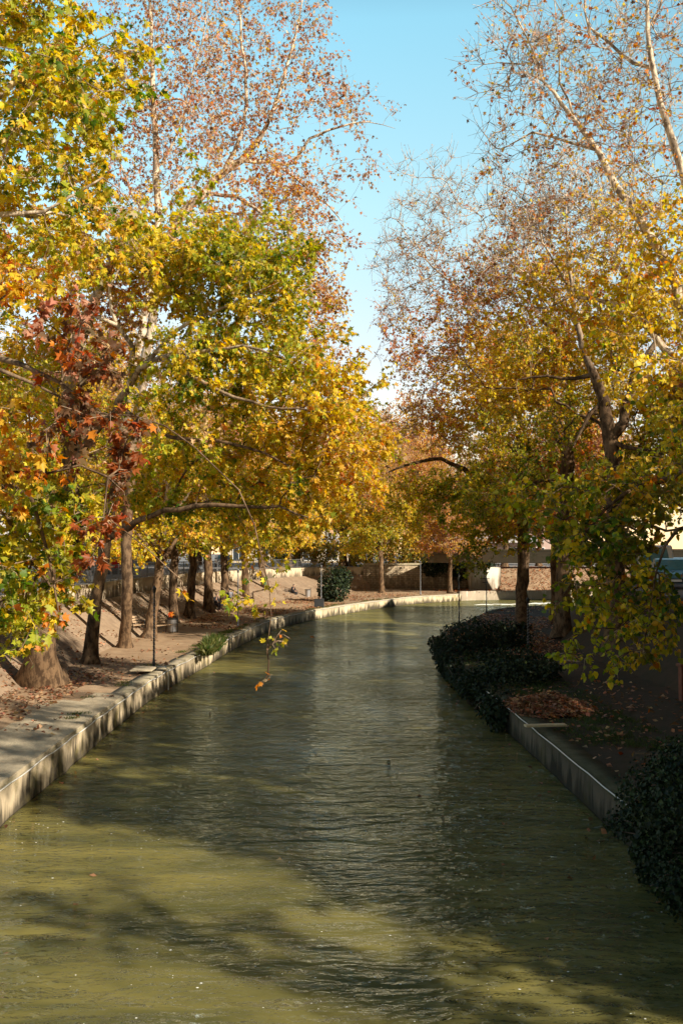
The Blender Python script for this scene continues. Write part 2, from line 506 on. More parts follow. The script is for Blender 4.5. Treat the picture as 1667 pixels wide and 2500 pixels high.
class MB:
    """collects simple solids into one mesh"""
    def __init__(self):
        self.v, self.f, self.s = [], [], []
    def add(self, vs_, fs, smooth=False):
        o = len(self.v)
        self.v += [tuple(map(float, p)) for p in vs_]
        self.f += [tuple(i + o for i in f) for f in fs]
        self.s += [smooth] * len(fs)
        return self
    def box(self, c, s, rz=0.0, bev=0.0, rx=0.0):
        x, y, z = (k / 2 for k in s)
        if bev:
            b = min(bev, x * .9, y * .9, z * .9)
            bm = bmesh.new()
            bmesh.ops.create_cube(bm, size=1)
            for v in bm.verts:
                v.co = Vector((v.co.x * s[0], v.co.y * s[1], v.co.z * s[2]))
            bmesh.ops.bevel(bm, geom=bm.edges[:], offset=b, segments=2, affect='EDGES', profile=0.6)
            vs_ = [v.co.copy() for v in bm.verts]
            bm.verts.index_update()
            fs = [[v.index for v in f.verts] for f in bm.faces]
            bm.free()
        else:
            vs_ = [Vector((i, j, k)) for i in (-x, x) for j in (-y, y) for k in (-z, z)]
            fs = [(0, 1, 3, 2), (4, 6, 7, 5), (0, 4, 5, 1), (2, 3, 7, 6), (0, 2, 6, 4), (1, 5, 7, 3)]
        m = Matrix.Rotation(rz, 3, 'Z') @ Matrix.Rotation(rx, 3, 'X')
        return self.add([m @ v + Vector(c) for v in vs_], fs)
    def tube(self, pts, r, n=8, cap=True, smooth=True):
        pts = [Vector(p) for p in pts]
        rs = r if isinstance(r, (list, tuple)) else [r] * len(pts)
        vs_, fs = [], []
        a = None
        for i, p in enumerate(pts):
            t = (pts[min(i + 1, len(pts) - 1)] - pts[max(i - 1, 0)]).normalized()
            if a is None:
                a = t.orthogonal().normalized()
            else:
                a = (a - t * a.dot(t))
                a = a.normalized() if a.length > 1e-5 else t.orthogonal().normalized()
            b = t.cross(a)
            for k in range(n):
                th = 2 * math.pi * k / n
                vs_.append(p + (a * math.cos(th) + b * math.sin(th)) * rs[i])
        for i in range(len(pts) - 1):
            for k in range(n):
                fs.append((i * n + k, i * n + (k + 1) % n, (i + 1) * n + (k + 1) % n, (i + 1) * n + k))
        self.add(vs_, fs, smooth)
        if cap:
            m = len(pts)
            self.add(vs_[:n], [tuple(range(n))[::-1]])
            self.add(vs_[(m - 1) * n:], [tuple(range(n))])
        return self
    def lathe(self, prof, c, n=16, axis='Z'):
        vs_, fs = [], []
        for (r, z) in prof:
            for k in range(n):
                th = 2 * math.pi * k / n
                v = (r * math.cos(th), r * math.sin(th), z)
                if axis == 'X': v = (v[2], v[0], v[1])
                if axis == 'Y': v = (v[0], v[2], v[1])
                vs_.append(Vector(v) + Vector(c))
        for i in range(len(prof) - 1):
            for k in range(n):
                fs.append((i * n + k, i * n + (k + 1) % n, (i + 1) * n + (k + 1) % n, (i + 1) * n + k))
        fs.append(tuple(range(n))[::-1])
        fs.append(tuple((len(prof) - 1) * n + k for k in range(n)))
        return self.add(vs_, fs, True)
    def prism(self, outline, y0, y1):
        """outline in x,z extruded along y"""
        n = len(outline)
        vs_ = [(x, y0, z) for x, z in outline] + [(x, y1, z) for x, z in outline]
        fs = [tuple(range(n)), tuple(range(n, 2 * n))[::-1]]
        fs += [(i, i + n, (i + 1) % n + n, (i + 1) % n) for i in range(n)]
        return self.add(vs_, fs)
    def build(self, name, material, parent=None, bevel=0.0):
        me = bpy.data.meshes.new(name)
        me.from_pydata(self.v, [], self.f)
        bm = bmesh.new()
        bm.from_mesh(me)
        for f, s in zip(bm.faces, self.s):
            f.smooth = s
        bmesh.ops.recalc_face_normals(bm, faces=bm.faces[:])
        bm.to_mesh(me)
        bm.free()
        me.materials.append(material)
        o = link(name, me, parent)
        if bevel:
            b = o.modifiers.new('bevel', 'BEVEL')
            b.width = bevel
            b.segments = 2
            b.limit_method = 'ANGLE'
        return o

def fbm(p, seed=0, octs=3):
    """cheap smooth pseudo noise in numpy, p (n,3) -> (n,) about -1..1"""
    rs = np.random.RandomState(seed)
    out = np.zeros(len(p))
    amp, fr = 1.0, 1.0
    for _ in range(octs):
        for _k in range(3):
            d = rs.normal(size=3)
            out += amp * np.sin(p @ d * fr + rs.uniform(0, 6.28)) / 3
        amp *= 0.5
        fr *= 2.1
    return out

# ------------------------------------------------------------------ leaves
def _fan(outline, centre):
    pts = np.array([centre] + outline, dtype=float)
    n = len(outline)
    tris = np.array([(0, 1 + i, 1 + (i + 1) % n) for i in range(n)])
    return np.c_[pts, np.zeros(len(pts))], tris
NEAR = _fan([(0, 0), (-.2, -.03), (-.52, .10), (-.30, .28), (-.54, .60), (-.34, .58), (-.17, .60), (0, 1.0), (.17, .60), (.34, .58), (.54, .60), (.30, .28), (.52, .10), (.2, -.03)], (0, .33))
MID = _fan([(0, 0), (-.48, .12), (-.25, .33), (-.48, .64), (-.15, .6), (0, 1.0), (.15, .6), (.48, .64), (.25, .33), (.48, .12)], (0, .36))
ROUND = _fan([(0, 0.06), (-.22, -.04), (-.46, .22), (-.40, .58), (-.14, .86), (0, 1.0), (.14, .86), (.40, .58), (.46, .22), (.22, -.04)], (0, .4))
FAR = (np.array([(0, 0, 0), (-.42, .45, 0), (0, 1, 0), (.42, .45, 0)], dtype=float), np.array([(0, 1, 2), (0, 2, 3)]))
IVY = (np.array([(0, 0, 0), (-.5, .3, .06), (-.2, .75, .02), (0, 1, 0), (.2, .75, .02), (.5, .3, .06)], dtype=float), np.array([(0, 1, 2), (0, 2, 3), (0, 3, 4), (0, 4, 5)]))

def leaf_cloud(pos, tip, nrm, size, col, tmpl, rs, curl=0.35, dryk=.35):
    """one leaf per row: pos, tip direction, face normal, size, colour"""
    V0, T0 = tmpl
    n = len(pos)
    tip = tip / (np.linalg.norm(tip, axis=1, keepdims=True) + 1e-9)
    side = np.cross(tip, nrm)
    side /= (np.linalg.norm(side, axis=1, keepdims=True) + 1e-9)
    nn = np.cross(side, tip)
    r2 = V0[:, 0] ** 2 * 1.8 + (V0[:, 1] - .35) ** 2 * 0.7
    cu = rs.uniform(-curl * 0.5, min(curl * 2.0, 1.3), n)
    z = V0[None, :, 2] - r2[None, :] * cu[:, None] + np.abs(V0[None, :, 0]) * rs.uniform(-.15, .9, n)[:, None]
    asp = rs.uniform(0.75, 1.1, n)
    v = pos[:, None, :] + size[:, None, None] * (side[:, None, :] * (V0[None, :, 0] * asp[:, None])[:, :, None] + tip[:, None, :] * V0[None, :, 1, None] + nn[:, None, :] * z[:, :, None])
    t = T0[None] + (np.arange(n) * len(V0))[:, None, None]
    # drier margins and one half paler than the other, differing leaf by leaf
    e_ = np.clip(np.hypot(V0[:, 0], V0[:, 1] - .35) * 1.5, 0, 1)[None, :] * (rs.uniform(0, 1, n) ** 2.2)[:, None]
    dry = np.array((.22, .10, .035))
    hv = 1 + np.sign(V0[:, 0])[None, :] * rs.normal(0, .12, n)[:, None]
    c = (col[:, None, :] * (1 - dryk * e_[..., None]) + dry * dryk * e_[..., None]) * hv[..., None]
    c = np.clip(c, .003, .85).reshape(-1, 3)
    return v.reshape(-1, 3), t.reshape(-1, 3), c

C = dict(green=(0.085, 0.150, 0.014), deep=(0.035, 0.075, 0.012), ygreen=(0.30, 0.31, 0.025), yellow=(0.56, 0.42, 0.028), gold=(0.53, 0.33, 0.028),
         orange=(0.52, 0.17, 0.015), rust=(0.26, 0.07, 0.018), red=(0.36, 0.06, 0.015), brown=(0.135, 0.075, 0.036), pink=(0.40, 0.20, 0.125), pale=(0.52, 0.36, 0.20), olive=(0.17, 0.15, 0.02))
PAL = dict(
    fresh=[('green', 2.2), ('ygreen', 4.5), ('yellow', 4.5), ('gold', 1.4), ('pale', .8), ('orange', .3)],
    yellow=[('yellow', 6), ('gold', 2.5), ('ygreen', 3), ('orange', .7), ('green', .5), ('pale', .8)],
    gold=[('gold', 4), ('yellow', 4), ('orange', 1.2), ('pale', 1.4), ('brown', .4), ('ygreen', 1.2)],
    goldbrown=[('gold', 3.5), ('pale', 2.4), ('pink', 2.2), ('orange', 1.3), ('brown', .8), ('rust', .5), ('yellow', 2.2)],
    orange=[('orange', 4), ('gold', 3), ('yellow', 2), ('rust', 1.2), ('red', .6)],
    redbrown=[('rust', 3), ('brown', 4), ('red', .7), ('pink', 2.5), ('orange', .7)],
    dry=[('rust', 5), ('brown', 4), ('pink', 1.2), ('pale', .6), ('red', 1.2), ('orange', .7)],
    litter=[('brown', 4), ('pink', 3), ('rust', .6), ('pale', 1.2)],
    brown=[('pink', 4.5), ('brown', 1.0), ('rust', .6), ('pale', 4), ('orange', .8), ('gold', 1.0)],
    rbrown=[('rust', 2.0), ('brown', 1.0), ('orange', 3), ('gold', 2.6), ('pink', 3.2), ('yellow', 1.6), ('pale', 1.6)],
    darkgreen=[('green', 4), ('olive', 3), ('ygreen', 2), ('gold', 1), ('orange', .4), ('deep', 2)],
    lime=[('green', 2.5), ('ygreen', 4), ('yellow', 2.5), ('olive', 1.5), ('gold', 1.2), ('orange', .6)],
)
def pal_colors(name, key, rs):
    """key in 0..1 (clumped) picks along the palette"""
    it = PAL[name]
    w = np.cumsum([k[1] for k in it], dtype=float)
    w /= w[-1]
    idx = np.searchsorted(w, np.clip(key, 0, 0.9999))
    base = np.array([C[k[0]] for k in it])[idx]
    j = rs.normal(1, 0.16, (len(key), 1)) * np.array([1, 1, 1]) + rs.normal(0, 0.06, (len(key), 3))
    return np.clip(base * j * 1.22, 0.004, 0.85)

# ------------------------------------------------------------------ trees
def catmull(pts, step=0.5):
    pts = np.asarray(pts, dtype=float)
    out = []
    n = len(pts)
    for i in range(n - 1):
        p0, p1, p2, p3 = pts[max(i - 1, 0)], pts[i], pts[i + 1], pts[min(i + 2, n - 1)]
        k = max(1, int(np.linalg.norm((p2 - p1)[:3]) / step))
        for t in np.linspace(0, 1, k, endpoint=False):
            out.append(0.5 * ((2 * p1) + (-p0 + p2) * t + (2 * p0 - 5 * p1 + 4 * p2 - p3) * t * t + (-p0 + 3 * p1 - 3 * p2 + p3) * t ** 3))
    out.append(pts[-1])
    return np.array(out)

BROWN = np.array((0.135, 0.086, 0.050))
PALE = np.array((0.60, 0.51, 0.41))
TWIG = np.array((0.45, 0.34, 0.26))
def bark_col(p, r, z0, zpale, seed):
    k = np.clip((p[:, 2] - z0 - zpale * 0.72) / (zpale * 0.4), 0, 1) * (1 + 0.3 * fbm(p * 1.1, seed)) + 0.08 * fbm(p * 2.1, seed + 3)
    k = np.clip(k, 0, 1)[:, None]
    c = BROWN * (1 - k) + PALE * k
    kt = np.clip((0.02 - r) / 0.016, 0, 1)[:, None]
    up = np.clip((p[:, 2] - z0 - 5) / 7, 0, 1)[:, None]
    tw = np.array((0.20, 0.135, 0.09)) * (1 - up) + TWIG * up
    return c * (1 - kt) + tw * kt

def ring_tube(path, rad, sides, seed, flare=0.0, z0=0.0):
    """one continuous, slightly knobbly tube along path"""
    n = len(path)
    t = np.gradient(path, axis=0)
    t /= np.linalg.norm(t, axis=1, keepdims=True) + 1e-9
    a = np.zeros((n, 3))
    ref = np.array((0.0, 1.0, 0.0)) if abs(t[0, 1]) < .9 else np.array((1.0, 0, 0))
    for i in range(n):
        ref = ref - t[i] * (ref @ t[i])
        ref /= np.linalg.norm(ref) + 1e-9
        a[i] = ref
    b = np.cross(t, a)
    th = np.linspace(0, 2 * np.pi, sides, endpoint=False)
    ring = a[:, None, :] * np.cos(th)[None, :, None] + b[:, None, :] * np.sin(th)[None, :, None]
    q = (path[:, None, :] + ring * 0.5).reshape(-1, 3)
    lump = 1 + 0.10 * fbm(q * 1.5, seed).reshape(n, sides)
    if flare:
        h = np.clip((path[:, 2] - z0) / (rad[0] * 2.6), 0, 1)
        buttress = 1 + 0.35 * np.sin(th * 5 + seed)[None, :] * (1 - h[:, None])
        lump = lump * (1 + flare * (1 - h[:, None]) ** 2 * buttress)
    v = path[:, None, :] + ring * (rad[:, None] * lump)[:, :, None]
    i0 = np.arange(n - 1)[:, None] * sides
    k = np.arange(sides)[None, :]
    k2 = (k + 1) % sides
    q = np.stack([i0 + k, i0 + k2, i0 + sides + k2, i0 + sides + k], axis=-1).reshape(-1, 4)
    return v.reshape(-1, 3), q

def frusta(p0, p1, r0, r1, k):
    n = len(p0)
    d = p1 - p0
    d /= np.linalg.norm(d, axis=1, keepdims=True) + 1e-9
    ref = np.where(np.abs(d[:, 2:3]) < 0.8, np.array([[0, 0, 1.0]]), np.array([[1.0, 0, 0]]))
    a = np.cross(d, ref)
    a /= np.linalg.norm(a, axis=1, keepdims=True) + 1e-9
    b = np.cross(d, a)
    th = np.linspace(0, 2 * np.pi, k, endpoint=False)
    ring = a[:, None, :] * np.cos(th)[None, :, None] + b[:, None, :] * np.sin(th)[None, :, None]
    v = np.concatenate([p0[:, None] + ring * r0[:, None, None], p1[:, None] + ring * r1[:, None, None]], axis=1)
    base = (np.arange(n) * 2 * k)[:, None]
    kk = np.arange(k)[None]
    k2 = (kk + 1) % k
    q = np.stack([base + kk, base + k2, base + k + k2, base + k + kk], axis=-1).reshape(-1, 4)
    return v.reshape(-1, 3), q

DENS, LEAFK, FARK, SIZEK = 1.6, 2.15, 1.9, 0.70
def grow(limbs, blobs, seed, z0=QZ, zpale=9.0, twig_r=0.0045, flare=0.6):
    """limbs: polylines of (x,y,z,r), first one is the trunk; blobs: dicts of crown volumes.
    returns meshes trunk, branches, crown"""
    rs = np.random.RandomState(seed)
    pos, par, rad, plen = [], [], [], []
    TV, TQ, TC = [], [], []
    tv0 = 0
    for li, L in enumerate(limbs):
        path = catmull(L, 0.45)
        w = 0.05 if li else 0.03
        path[1:-1, :3] += rs.normal(0, w, (len(path) - 2, 3)) * np.minimum(1, path[1:-1, 3:4] * 6)
        if li:
            fade = np.minimum(1, np.arange(len(path)) / 6.0)[:, None]
            path[:, :3] += fade * np.stack([fbm(path[:, :3] * .9, seed + li * 3 + a_) for a_ in range(3)], 1) * .13
        if li:
            d = [np.linalg.norm(q - path[0, :3]) for q in pos]
            near = int(np.argmin(d))
            if d[near] < 2.5:
                path[0, :3] = pos[near]
        else:
            near = -1
        r = np.maximum(path[:, 3], 0.006)
        v, q = ring_tube(path[:, :3], r, 14 if r[0] > .15 else 8, seed + li, flare if li == 0 else 0, path[0, 2])
        TV.append(v); TQ.append(q + tv0); tv0 += len(v)
        TC.append(bark_col(v, np.repeat(r, len(v) // len(path)), z0, zpale, seed))
        prev = near
        pl = plen[near] if near >= 0 else 0
        for i, p in enumerate(path):
            if i:
                pl += np.linalg.norm(p[:3] - path[i - 1, :3])
            pos.append(p[:3].copy()); par.append(prev); rad.append(p[3]); plen.append(pl)
            prev = len(pos) - 1
    nlimb = len(pos)
    # crown cluster points
    pts, bi = [], []
    for k, B in enumerate(blobs):
        c, r = np.array(B['c']), np.array(B['r'])
        vol = 4.19 * r[0] * r[1] * r[2]
        n = max(4, int(vol * B.get('dens', 1.0) * DENS))
        u = rs.normal(size=(n, 3))
        u /= np.linalg.norm(u, axis=1, keepdims=True)
        rr = rs.uniform(0, 1, n) ** (1 / 2.4)
        q = u * rr[:, None]
        q *= (1 + 0.30 * fbm(u * 2.3, seed + k) + 0.22 * fbm(u * 6.0, seed + k + 9))[:, None]
        pts.append(c + q * r); bi += [k] * n
    pts = np.concatenate(pts); bi = np.array(bi)
    keep = pts[:, 2] > z0 + 0.35
    pts, bi = pts[keep], bi[keep]
    N = len(pts)
    cap = 200000
    PP = np.zeros((nlimb + N * 12 + 100, 3)); PP[:nlimb] = pos
    PL = np.zeros(len(PP)); PL[:nlimb] = plen
    cnt = nlimb
    # limb nodes near the tips are better hosts than the trunk foot
    host_pen = np.zeros(len(PP))
    rad_a = np.array(rad)
    host_pen[:nlimb] = np.clip(rad_a - 0.12, 0, 1) * 5
    alpha = 0.22
    best = np.full(N, 1e9); arg = np.zeros(N, dtype=int)
    for s in range(0, cnt, 200):
        e = min(cnt, s + 200)
        d = np.linalg.norm(pts[:, None] - PP[None, s:e], axis=2) + alpha * PL[None, s:e] + host_pen[None, s:e]
        m = d.argmin(1); dv = d[np.arange(N), m]
        u = dv < best
        best[u] = dv[u]; arg[u] = m[u] + s
    done = np.zeros(N, dtype=bool)
    tipnode = np.zeros(N, dtype=int)
    for _ in range(N):
        i = int(np.argmin(np.where(done, 1e9, best)))
        done[i] = True
        a = arg[i]
        p0, p1 = PP[a], pts[i]
        L = np.linalg.norm(p1 - p0)
        k = int(min(11, max(2, L / 0.45)))
        t = np.linspace(0, 1, k + 1)[1:]
        arch = np.sin(t * np.pi)[:, None] * np.array((0, 0, 1.0)) * L * rs.uniform(-.02, .14)
        seg = p0 + (p1 - p0) * t[:, None] + arch
        seg[:-1] += rs.normal(0, 0.045 * min(1.5, L), (k - 1, 3))
        new = []
        prev = a
        for q in seg:
            PP[cnt] = q
            par.append(prev)
            PL[cnt] = PL[prev] + np.linalg.norm(q - PP[prev])
            prev = cnt
            new.append(cnt)
            cnt += 1
        tipnode[i] = prev
        und = np.where(~done)[0]
        if len(und):
            d = np.linalg.norm(pts[und][:, None] - PP[None, new], axis=2) + alpha * PL[None, new]
            m = d.argmin(1); dv = d[np.arange(len(und)), m]
            u = dv < best[und]
            best[und[u]] = dv[u]; arg[und[u]] = np.array(new)[m[u]]
    PP = PP[:cnt]
    par = np.array(par)
    # pipe model radii
    ex = 2.35
    w = np.zeros(cnt)
    haschild = np.zeros(cnt, dtype=bool)
    haschild[par[par >= 0]] = True
    w[~haschild] = (twig_r * 1.6) ** ex
    for i in range(cnt - 1, nlimb - 1, -1):
        w[par[i]] += w[i]
    rr = np.maximum(w ** (1 / ex), twig_r)
    ch = np.arange(nlimb, cnt)
    pa = par[ch]
    r1 = rr[ch]
    r0 = np.minimum(np.where(pa < nlimb, np.maximum(r1 * 1.15, 0.006), rr[pa]), r1 * 1.5)
    BV, BQ, BC = [], [], []
    off = 0
    big = r1 > 0.02
    for msk, sides in ((big, 6), (~big, 4)):
        if msk.any():
            v, q = frusta(PP[pa][msk], PP[ch][msk], r0[msk], r1[msk], sides)
            rv = np.repeat(r1[msk], sides * 2)
            BV.append(v); BQ.append(q + off); off += len(v)
            BC.append(bark_col(v, rv, z0, zpale, seed))
    # twigs and leaves
    LV, LT, LC = {}, {}, {}
    loff = 0
    lv, lt, lc = [], [], []
    for k, B in enumerate(blobs):
        ids = np.where(bi == k)[0]
        if not len(ids):
            continue
        nt_, nl, ls = B.get('twigs', 6), B.get('leaves', 6) * (LEAFK if 'tmpl' not in B or B['tmpl'] is not FAR else FARK), B.get('size', 0.17) * SIZEK
        tl = B.get('tl', 0.65)
        o = np.repeat(PP[tipnode[ids]], nt_, axis=0)
        back = PP[tipnode[ids]] - PP[par[tipnode[ids]]]
        back /= np.linalg.norm(back, axis=1, keepdims=True) + 1e-9
        d = rs.normal(size=(len(o), 3)) + np.repeat(back, nt_, axis=0) * 0.7
        d[:, 2] += B.get('lift', 0.1)
        d /= np.linalg.norm(d, axis=1, keepdims=True)
        l = tl * rs.uniform(0.45, 1.35, len(o))
        p1 = o + d * (l * .5)[:, None]
        d2 = d + rs.normal(0, .35, d.shape); d2[:, 2] -= B.get('droop', 0.25)
        d2 /= np.linalg.norm(d2, axis=1, keepdims=True)
        p2 = p1 + d2 * (l * .5)[:, None]
        tr = np.full(len(o), twig_r * B.get('twig_k', 0.8))
        for (a, b, ra, rb) in ((o, p1, tr, tr * .8), (p1, p2, tr * .8, tr * .5)):
            v, q = frusta(a, b, ra, rb, 3)
            BV.append(v); BQ.append(q + off); off += len(v)
            tw = np.array(B.get('twig_col', TWIG))
            BC.append(np.tile(tw, (len(v), 1)) * rs.uniform(.75, 1.2, (len(v), 1)))
        if nl <= 0:
            continue
        nle = rs.poisson(nl, len(o))
        src = np.repeat(np.arange(len(o)), nle)
        if not len(src):
            continue
        t = rs.uniform(0.15, 1.05, len(src))[:, None]
        base = np.where(t < .5, o[src] + (p1[src] - o[src]) * (t * 2), p1[src] + (p2[src] - p1[src]) * (t * 2 - 1))
        sz = ls * np.minimum(rs.lognormal(0, .30, len(src)), 1.6)
        tip = d2[src] * .5 + rs.normal(0, .6, (len(src), 3)); tip[:, 2] -= B.get('hang', 0.55)
        tip /= np.linalg.norm(tip, axis=1, keepdims=True)
        base = base + tip * (sz * .35)[:, None]
        nrm = rs.normal(0, .75, (len(src), 3)); nrm[:, 2] += .6
        nrm += np.array(to_sun) * 0.25
        ck = np.clip(0.5 + 0.42 * fbm(PP[tipnode[ids]] * 0.9, seed + 50 + k) + rs.normal(0, .12, len(ids)), 0, 1)
        ck = np.repeat(ck, nt_)[src]
        rank = rs.uniform(0, 1, len(src))
        sel = rs.uniform(0, 1, len(src)) < B.get('clump', 0.5)
        key = np.where(sel, ck, rank)
        pn = B.get('pal', 'yellow')
        cc = pal_colors(pn, key, rs)
        v, t_, c_ = leaf_cloud(base, tip, nrm, sz, cc, B.get('tmpl', MID), rs, B.get('curl', .35))
        lv.append(v); lt.append(t_ + loff); lc.append(c_); loff += len(v)
    tm = np_mesh('trunk', np.concatenate(TV), [np.concatenate(TQ)], M['bark'], np.concatenate(TC), True)
    bmsh = np_mesh('branches', np.concatenate(BV), [np.concatenate(BQ)], M['bark'], np.concatenate(BC), True)
    cm_ = np_mesh('crown', np.concatenate(lv), [np.concatenate(lt)], M['leaf'], np.concatenate(lc)) if lv else None
    return tm, bmsh, cm_

def shift(me, o):
    me.transform(Matrix.Translation(-Vector(o)))
def plant_tree(name, label, limbs, blobs, seed, group=None, cat='tree', **kw):
    tm, bm_, cm_ = grow(limbs, blobs, seed, **kw)
    base = limbs[0][0][:3]
    e = empty(name, base, 0, label, cat, group)
    for nm, me in (('trunk', tm), ('branches', bm_), ('crown', cm_)):
        if me is not None:
            shift(me, base)
            link(nm, me, e)
    return e
def LP(*pts):
    """limb from photo pixels: (px, py, depth, radius)"""
    return [tuple(P(a, b, d)) + (r,) for a, b, d, r in pts]
def BP(px, py, d, rx, ry, rd, **kw):
    """crown volume: centre and half size as seen, at depth d, rd metres deep"""
    return dict(c=tuple(P(px, py, d)), r=(rx / FPX * d, rd, ry / FPX * d), **kw)

#@@SETTING
# ------------------------------------------------------------------ setting
def poly_strip(name, left, right, material, sub=1, noise=0.0, nz=1.0, seed=0, kind='structure'):
    """surface between two polylines of equal length (3D points)"""
    A = catmull(left, 1.5) if len(left) > 2 else np.array(left)
    n = len(A)
    def resample(pl, n):
        pl = np.asarray(pl, float)
        s = np.r_[0, np.cumsum(np.linalg.norm(np.diff(pl, axis=0), axis=1))]
        t = np.linspace(0, s[-1], n)
        return np.stack([np.interp(t, s, pl[:, k]) for k in range(3)], 1)
    m = max(2, n)
    A, B = resample(left, 160), resample(right, 160)
    k = sub + 1
    t = np.linspace(0, 1, k)[None, :, None]
    G = A[:, None] * (1 - t) + B[:, None] * t
    if noise:
        w = np.sin(np.pi * t[..., 0]) ** .5
        G[..., 2] += noise * fbm(G.reshape(-1, 3) * nz, seed).reshape(160, k) * w
    i = np.arange(159)[:, None] * k
    j = np.arange(sub)[None]
    q = np.stack([i + j, i + j + 1, i + k + j + 1, i + k + j], -1).reshape(-1, 4)
    me = np_mesh(name, G.reshape(-1, 3), [q], material, None, True)
    return tag(link(name, me), kind=kind)

# bank edges, bank feet and slope tops as plan polylines
L_EDGE = [(-6.0, -12), (-6.0, 28), (-5.8, 37.3), (-5.1, 46.3), (-4.55, 54.3), (-2.7, 69), (2.3, 85), (9.1, 100), (12.9, 104.5), (15.2, 107.5)]
L_FOOT = [(-9.8, -12), (-9.6, 28), (-9.5, 38), (-9.5, 46), (-9.3, 55), (-8.3, 70), (-4.6, 88), (1.5, 105), (4.0, 113.5), (6.0, 115.5)]
L_TOP = [(-12.4, -12), (-12.2, 28), (-12.1, 38), (-12.1, 46), (-12.0, 55), (-11.4, 70), (-8.4, 90), (-3.0, 107), (1.0, 116), (5.0, 116.2)]
R_EDGE = [(5.4, -12), (5.4, 20), (5.4, 40), (6.0, 50), (6.9, 56), (8.5, 61.5), (12, 73), (14, 78.6), (18, 83), (60, 92)]
R_FOOT = [(11.0, -12), (11.0, 20), (11.0, 40), (12.0, 50), (13.0, 56), (14.2, 60), (17, 68), (19.5, 72), (24, 76), (60, 84)]
R_TOP = [(14.0, -12), (14.0, 20), (14.0, 40), (15.0, 50), (16, 56), (17.2, 59), (20, 65), (22.5, 69), (27, 73), (60, 80)]
FAR_TOP = [(5.0, 116.2), (12, 116.5), (22, 117), (60, 121)]
z_ = lambda pl, z: [(x, y, z) for x, y in pl]
def off_poly(pl, d):
    """plan offset to the left of travel by d"""
    out = []
    for i, p in enumerate(pl):
        a, b = Vector(pl[max(i - 1, 0)]), Vector(pl[min(i + 1, len(pl) - 1)])
        t = (b - a).normalized()
        out.append((p[0] - t.y * d, p[1] + t.x * d))
    return out

me = np_mesh('water', [(-8, -20, 0), (90, -20, 0), (90, 124, 0), (-8, 124, 0)], [[(0, 1, 2, 3)]], M['water'])
tag(link('water', me), kind='structure')
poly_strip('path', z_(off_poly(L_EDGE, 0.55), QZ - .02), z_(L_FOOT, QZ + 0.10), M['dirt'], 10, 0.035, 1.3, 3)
poly_strip('embankment', z_(L_FOOT, QZ + 0.10), z_(L_TOP, 2.60), M['slope'], 8, 0.05, 1.1, 5)
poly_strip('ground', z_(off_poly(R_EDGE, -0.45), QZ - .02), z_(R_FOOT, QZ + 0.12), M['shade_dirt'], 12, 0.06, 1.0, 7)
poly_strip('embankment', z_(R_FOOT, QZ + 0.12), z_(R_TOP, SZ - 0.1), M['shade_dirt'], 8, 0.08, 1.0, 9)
# street level sheets, out to the horizon
lt = off_poly(L_TOP, 0.32)
me = np_mesh('street', z_(lt, SZ) + [(-5, 117, SZ), (5, 117.3, SZ), (22, 118, SZ), (60, 122, SZ), (900, 300, SZ), (900, 1500, SZ), (-900, 1500, SZ), (-900, -12, SZ)], [[tuple(range(len(lt) + 8))]], M['asphalt'])
tag(link('street', me), kind='structure')
rt = R_TOP
me = np_mesh('street', z_(rt, SZ - 0.1) + [(900, 200, SZ - 0.1), (900, -12, SZ - 0.1)], [[tuple(range(len(rt) + 2))]], M['asphalt'])
tag(link('street', me), kind='structure')
# far bank between water and the stone wall
poly_strip('ground', z_([(13.5, 106.0), (15.2, 107.8), (24, 112), (60, 116)], QZ), z_([(5.0, 116.0), (12, 116.3), (22, 116.8), (60, 120.8)], QZ + .15), M['leafy_slope'], 6, 0.06, 1.0, 11)
# riverside terrace slab on the left bank
sl = MB()
slab = [on_plane(0, 1730, QZ), on_plane(60, 1700, QZ), on_plane(180, 1704, QZ), on_plane(225, 1685, QZ), on_plane(318, 1689, QZ)]
sl_pts = [(-8.6, 8.0), (-8.6, 28.2), (-7.6, 30.0), (-7.05, 29.6), (-7.0, 31.4), (-6.03, 31.4), (-6.03, 8.0)]
n = len(sl_pts)
sl.add([(x, y, QZ - .2) for x, y in sl_pts] + [(x, y, QZ + 0.045) for x, y in sl_pts], [tuple(range(n, 2 * n))] + [(i, (i + 1) % n, (i + 1) % n + n, i + n) for i in range(n)])
tag(sl.build('pavement', M['concrete']), kind='structure')

# ------------------------------------------------------------------ quay walls
def wall_along(pl, z0, z1, thick, name, material, parent=None, side=1, jog=0.0, seed=1, step=0.8):
    """solid wall following a plan polyline; thickness to the left (side=1) or right"""
    p3 = catmull([(x, y, 0) for x, y in pl], step)[:, :2]
    rs = np.random.RandomState(seed)
    t = np.gradient(p3, axis=0); t /= np.linalg.norm(t, axis=1, keepdims=True) + 1e-9
    nrm = np.stack([-t[:, 1], t[:, 0]], 1) * side
    j = (rs.normal(0, 1, len(p3)) * jog)[:, None]
    out = p3 - nrm * 0 + nrm * j
    inn = p3 + nrm * thick
    k = len(p3)
    zt = np.full(k, z1) + rs.normal(0, 1, k) * jog * 0.6
    zm = z0 + (z1 - z0) * 0.55
    V = np.concatenate([np.c_[out - nrm * 0.03, np.full(k, z0)], np.c_[out + nrm * rs.normal(0, jog, (k, 1)), np.full(k, zm)], np.c_[out, zt], np.c_[inn, zt], np.c_[inn, np.full(k, z0)]])
    i = np.arange(k - 1)
    Q = [np.stack([i + a * k, i + 1 + a * k, i + 1 + (a + 1) * k, i + (a + 1) * k], 1) for a in range(4)]
    me = np_mesh(name, V, [np.concatenate(Q), np.array([[0, k, 2 * k, 3 * k], [k - 1, 2 * k - 1, 3 * k - 1, 4 * k - 1]])], material)
    return link(name, me, parent)
e = empty('quay_wall', (-6, 20, 0), 0, 'pale sunlit concrete quay wall with dark streaks along the left bank', 'wall')
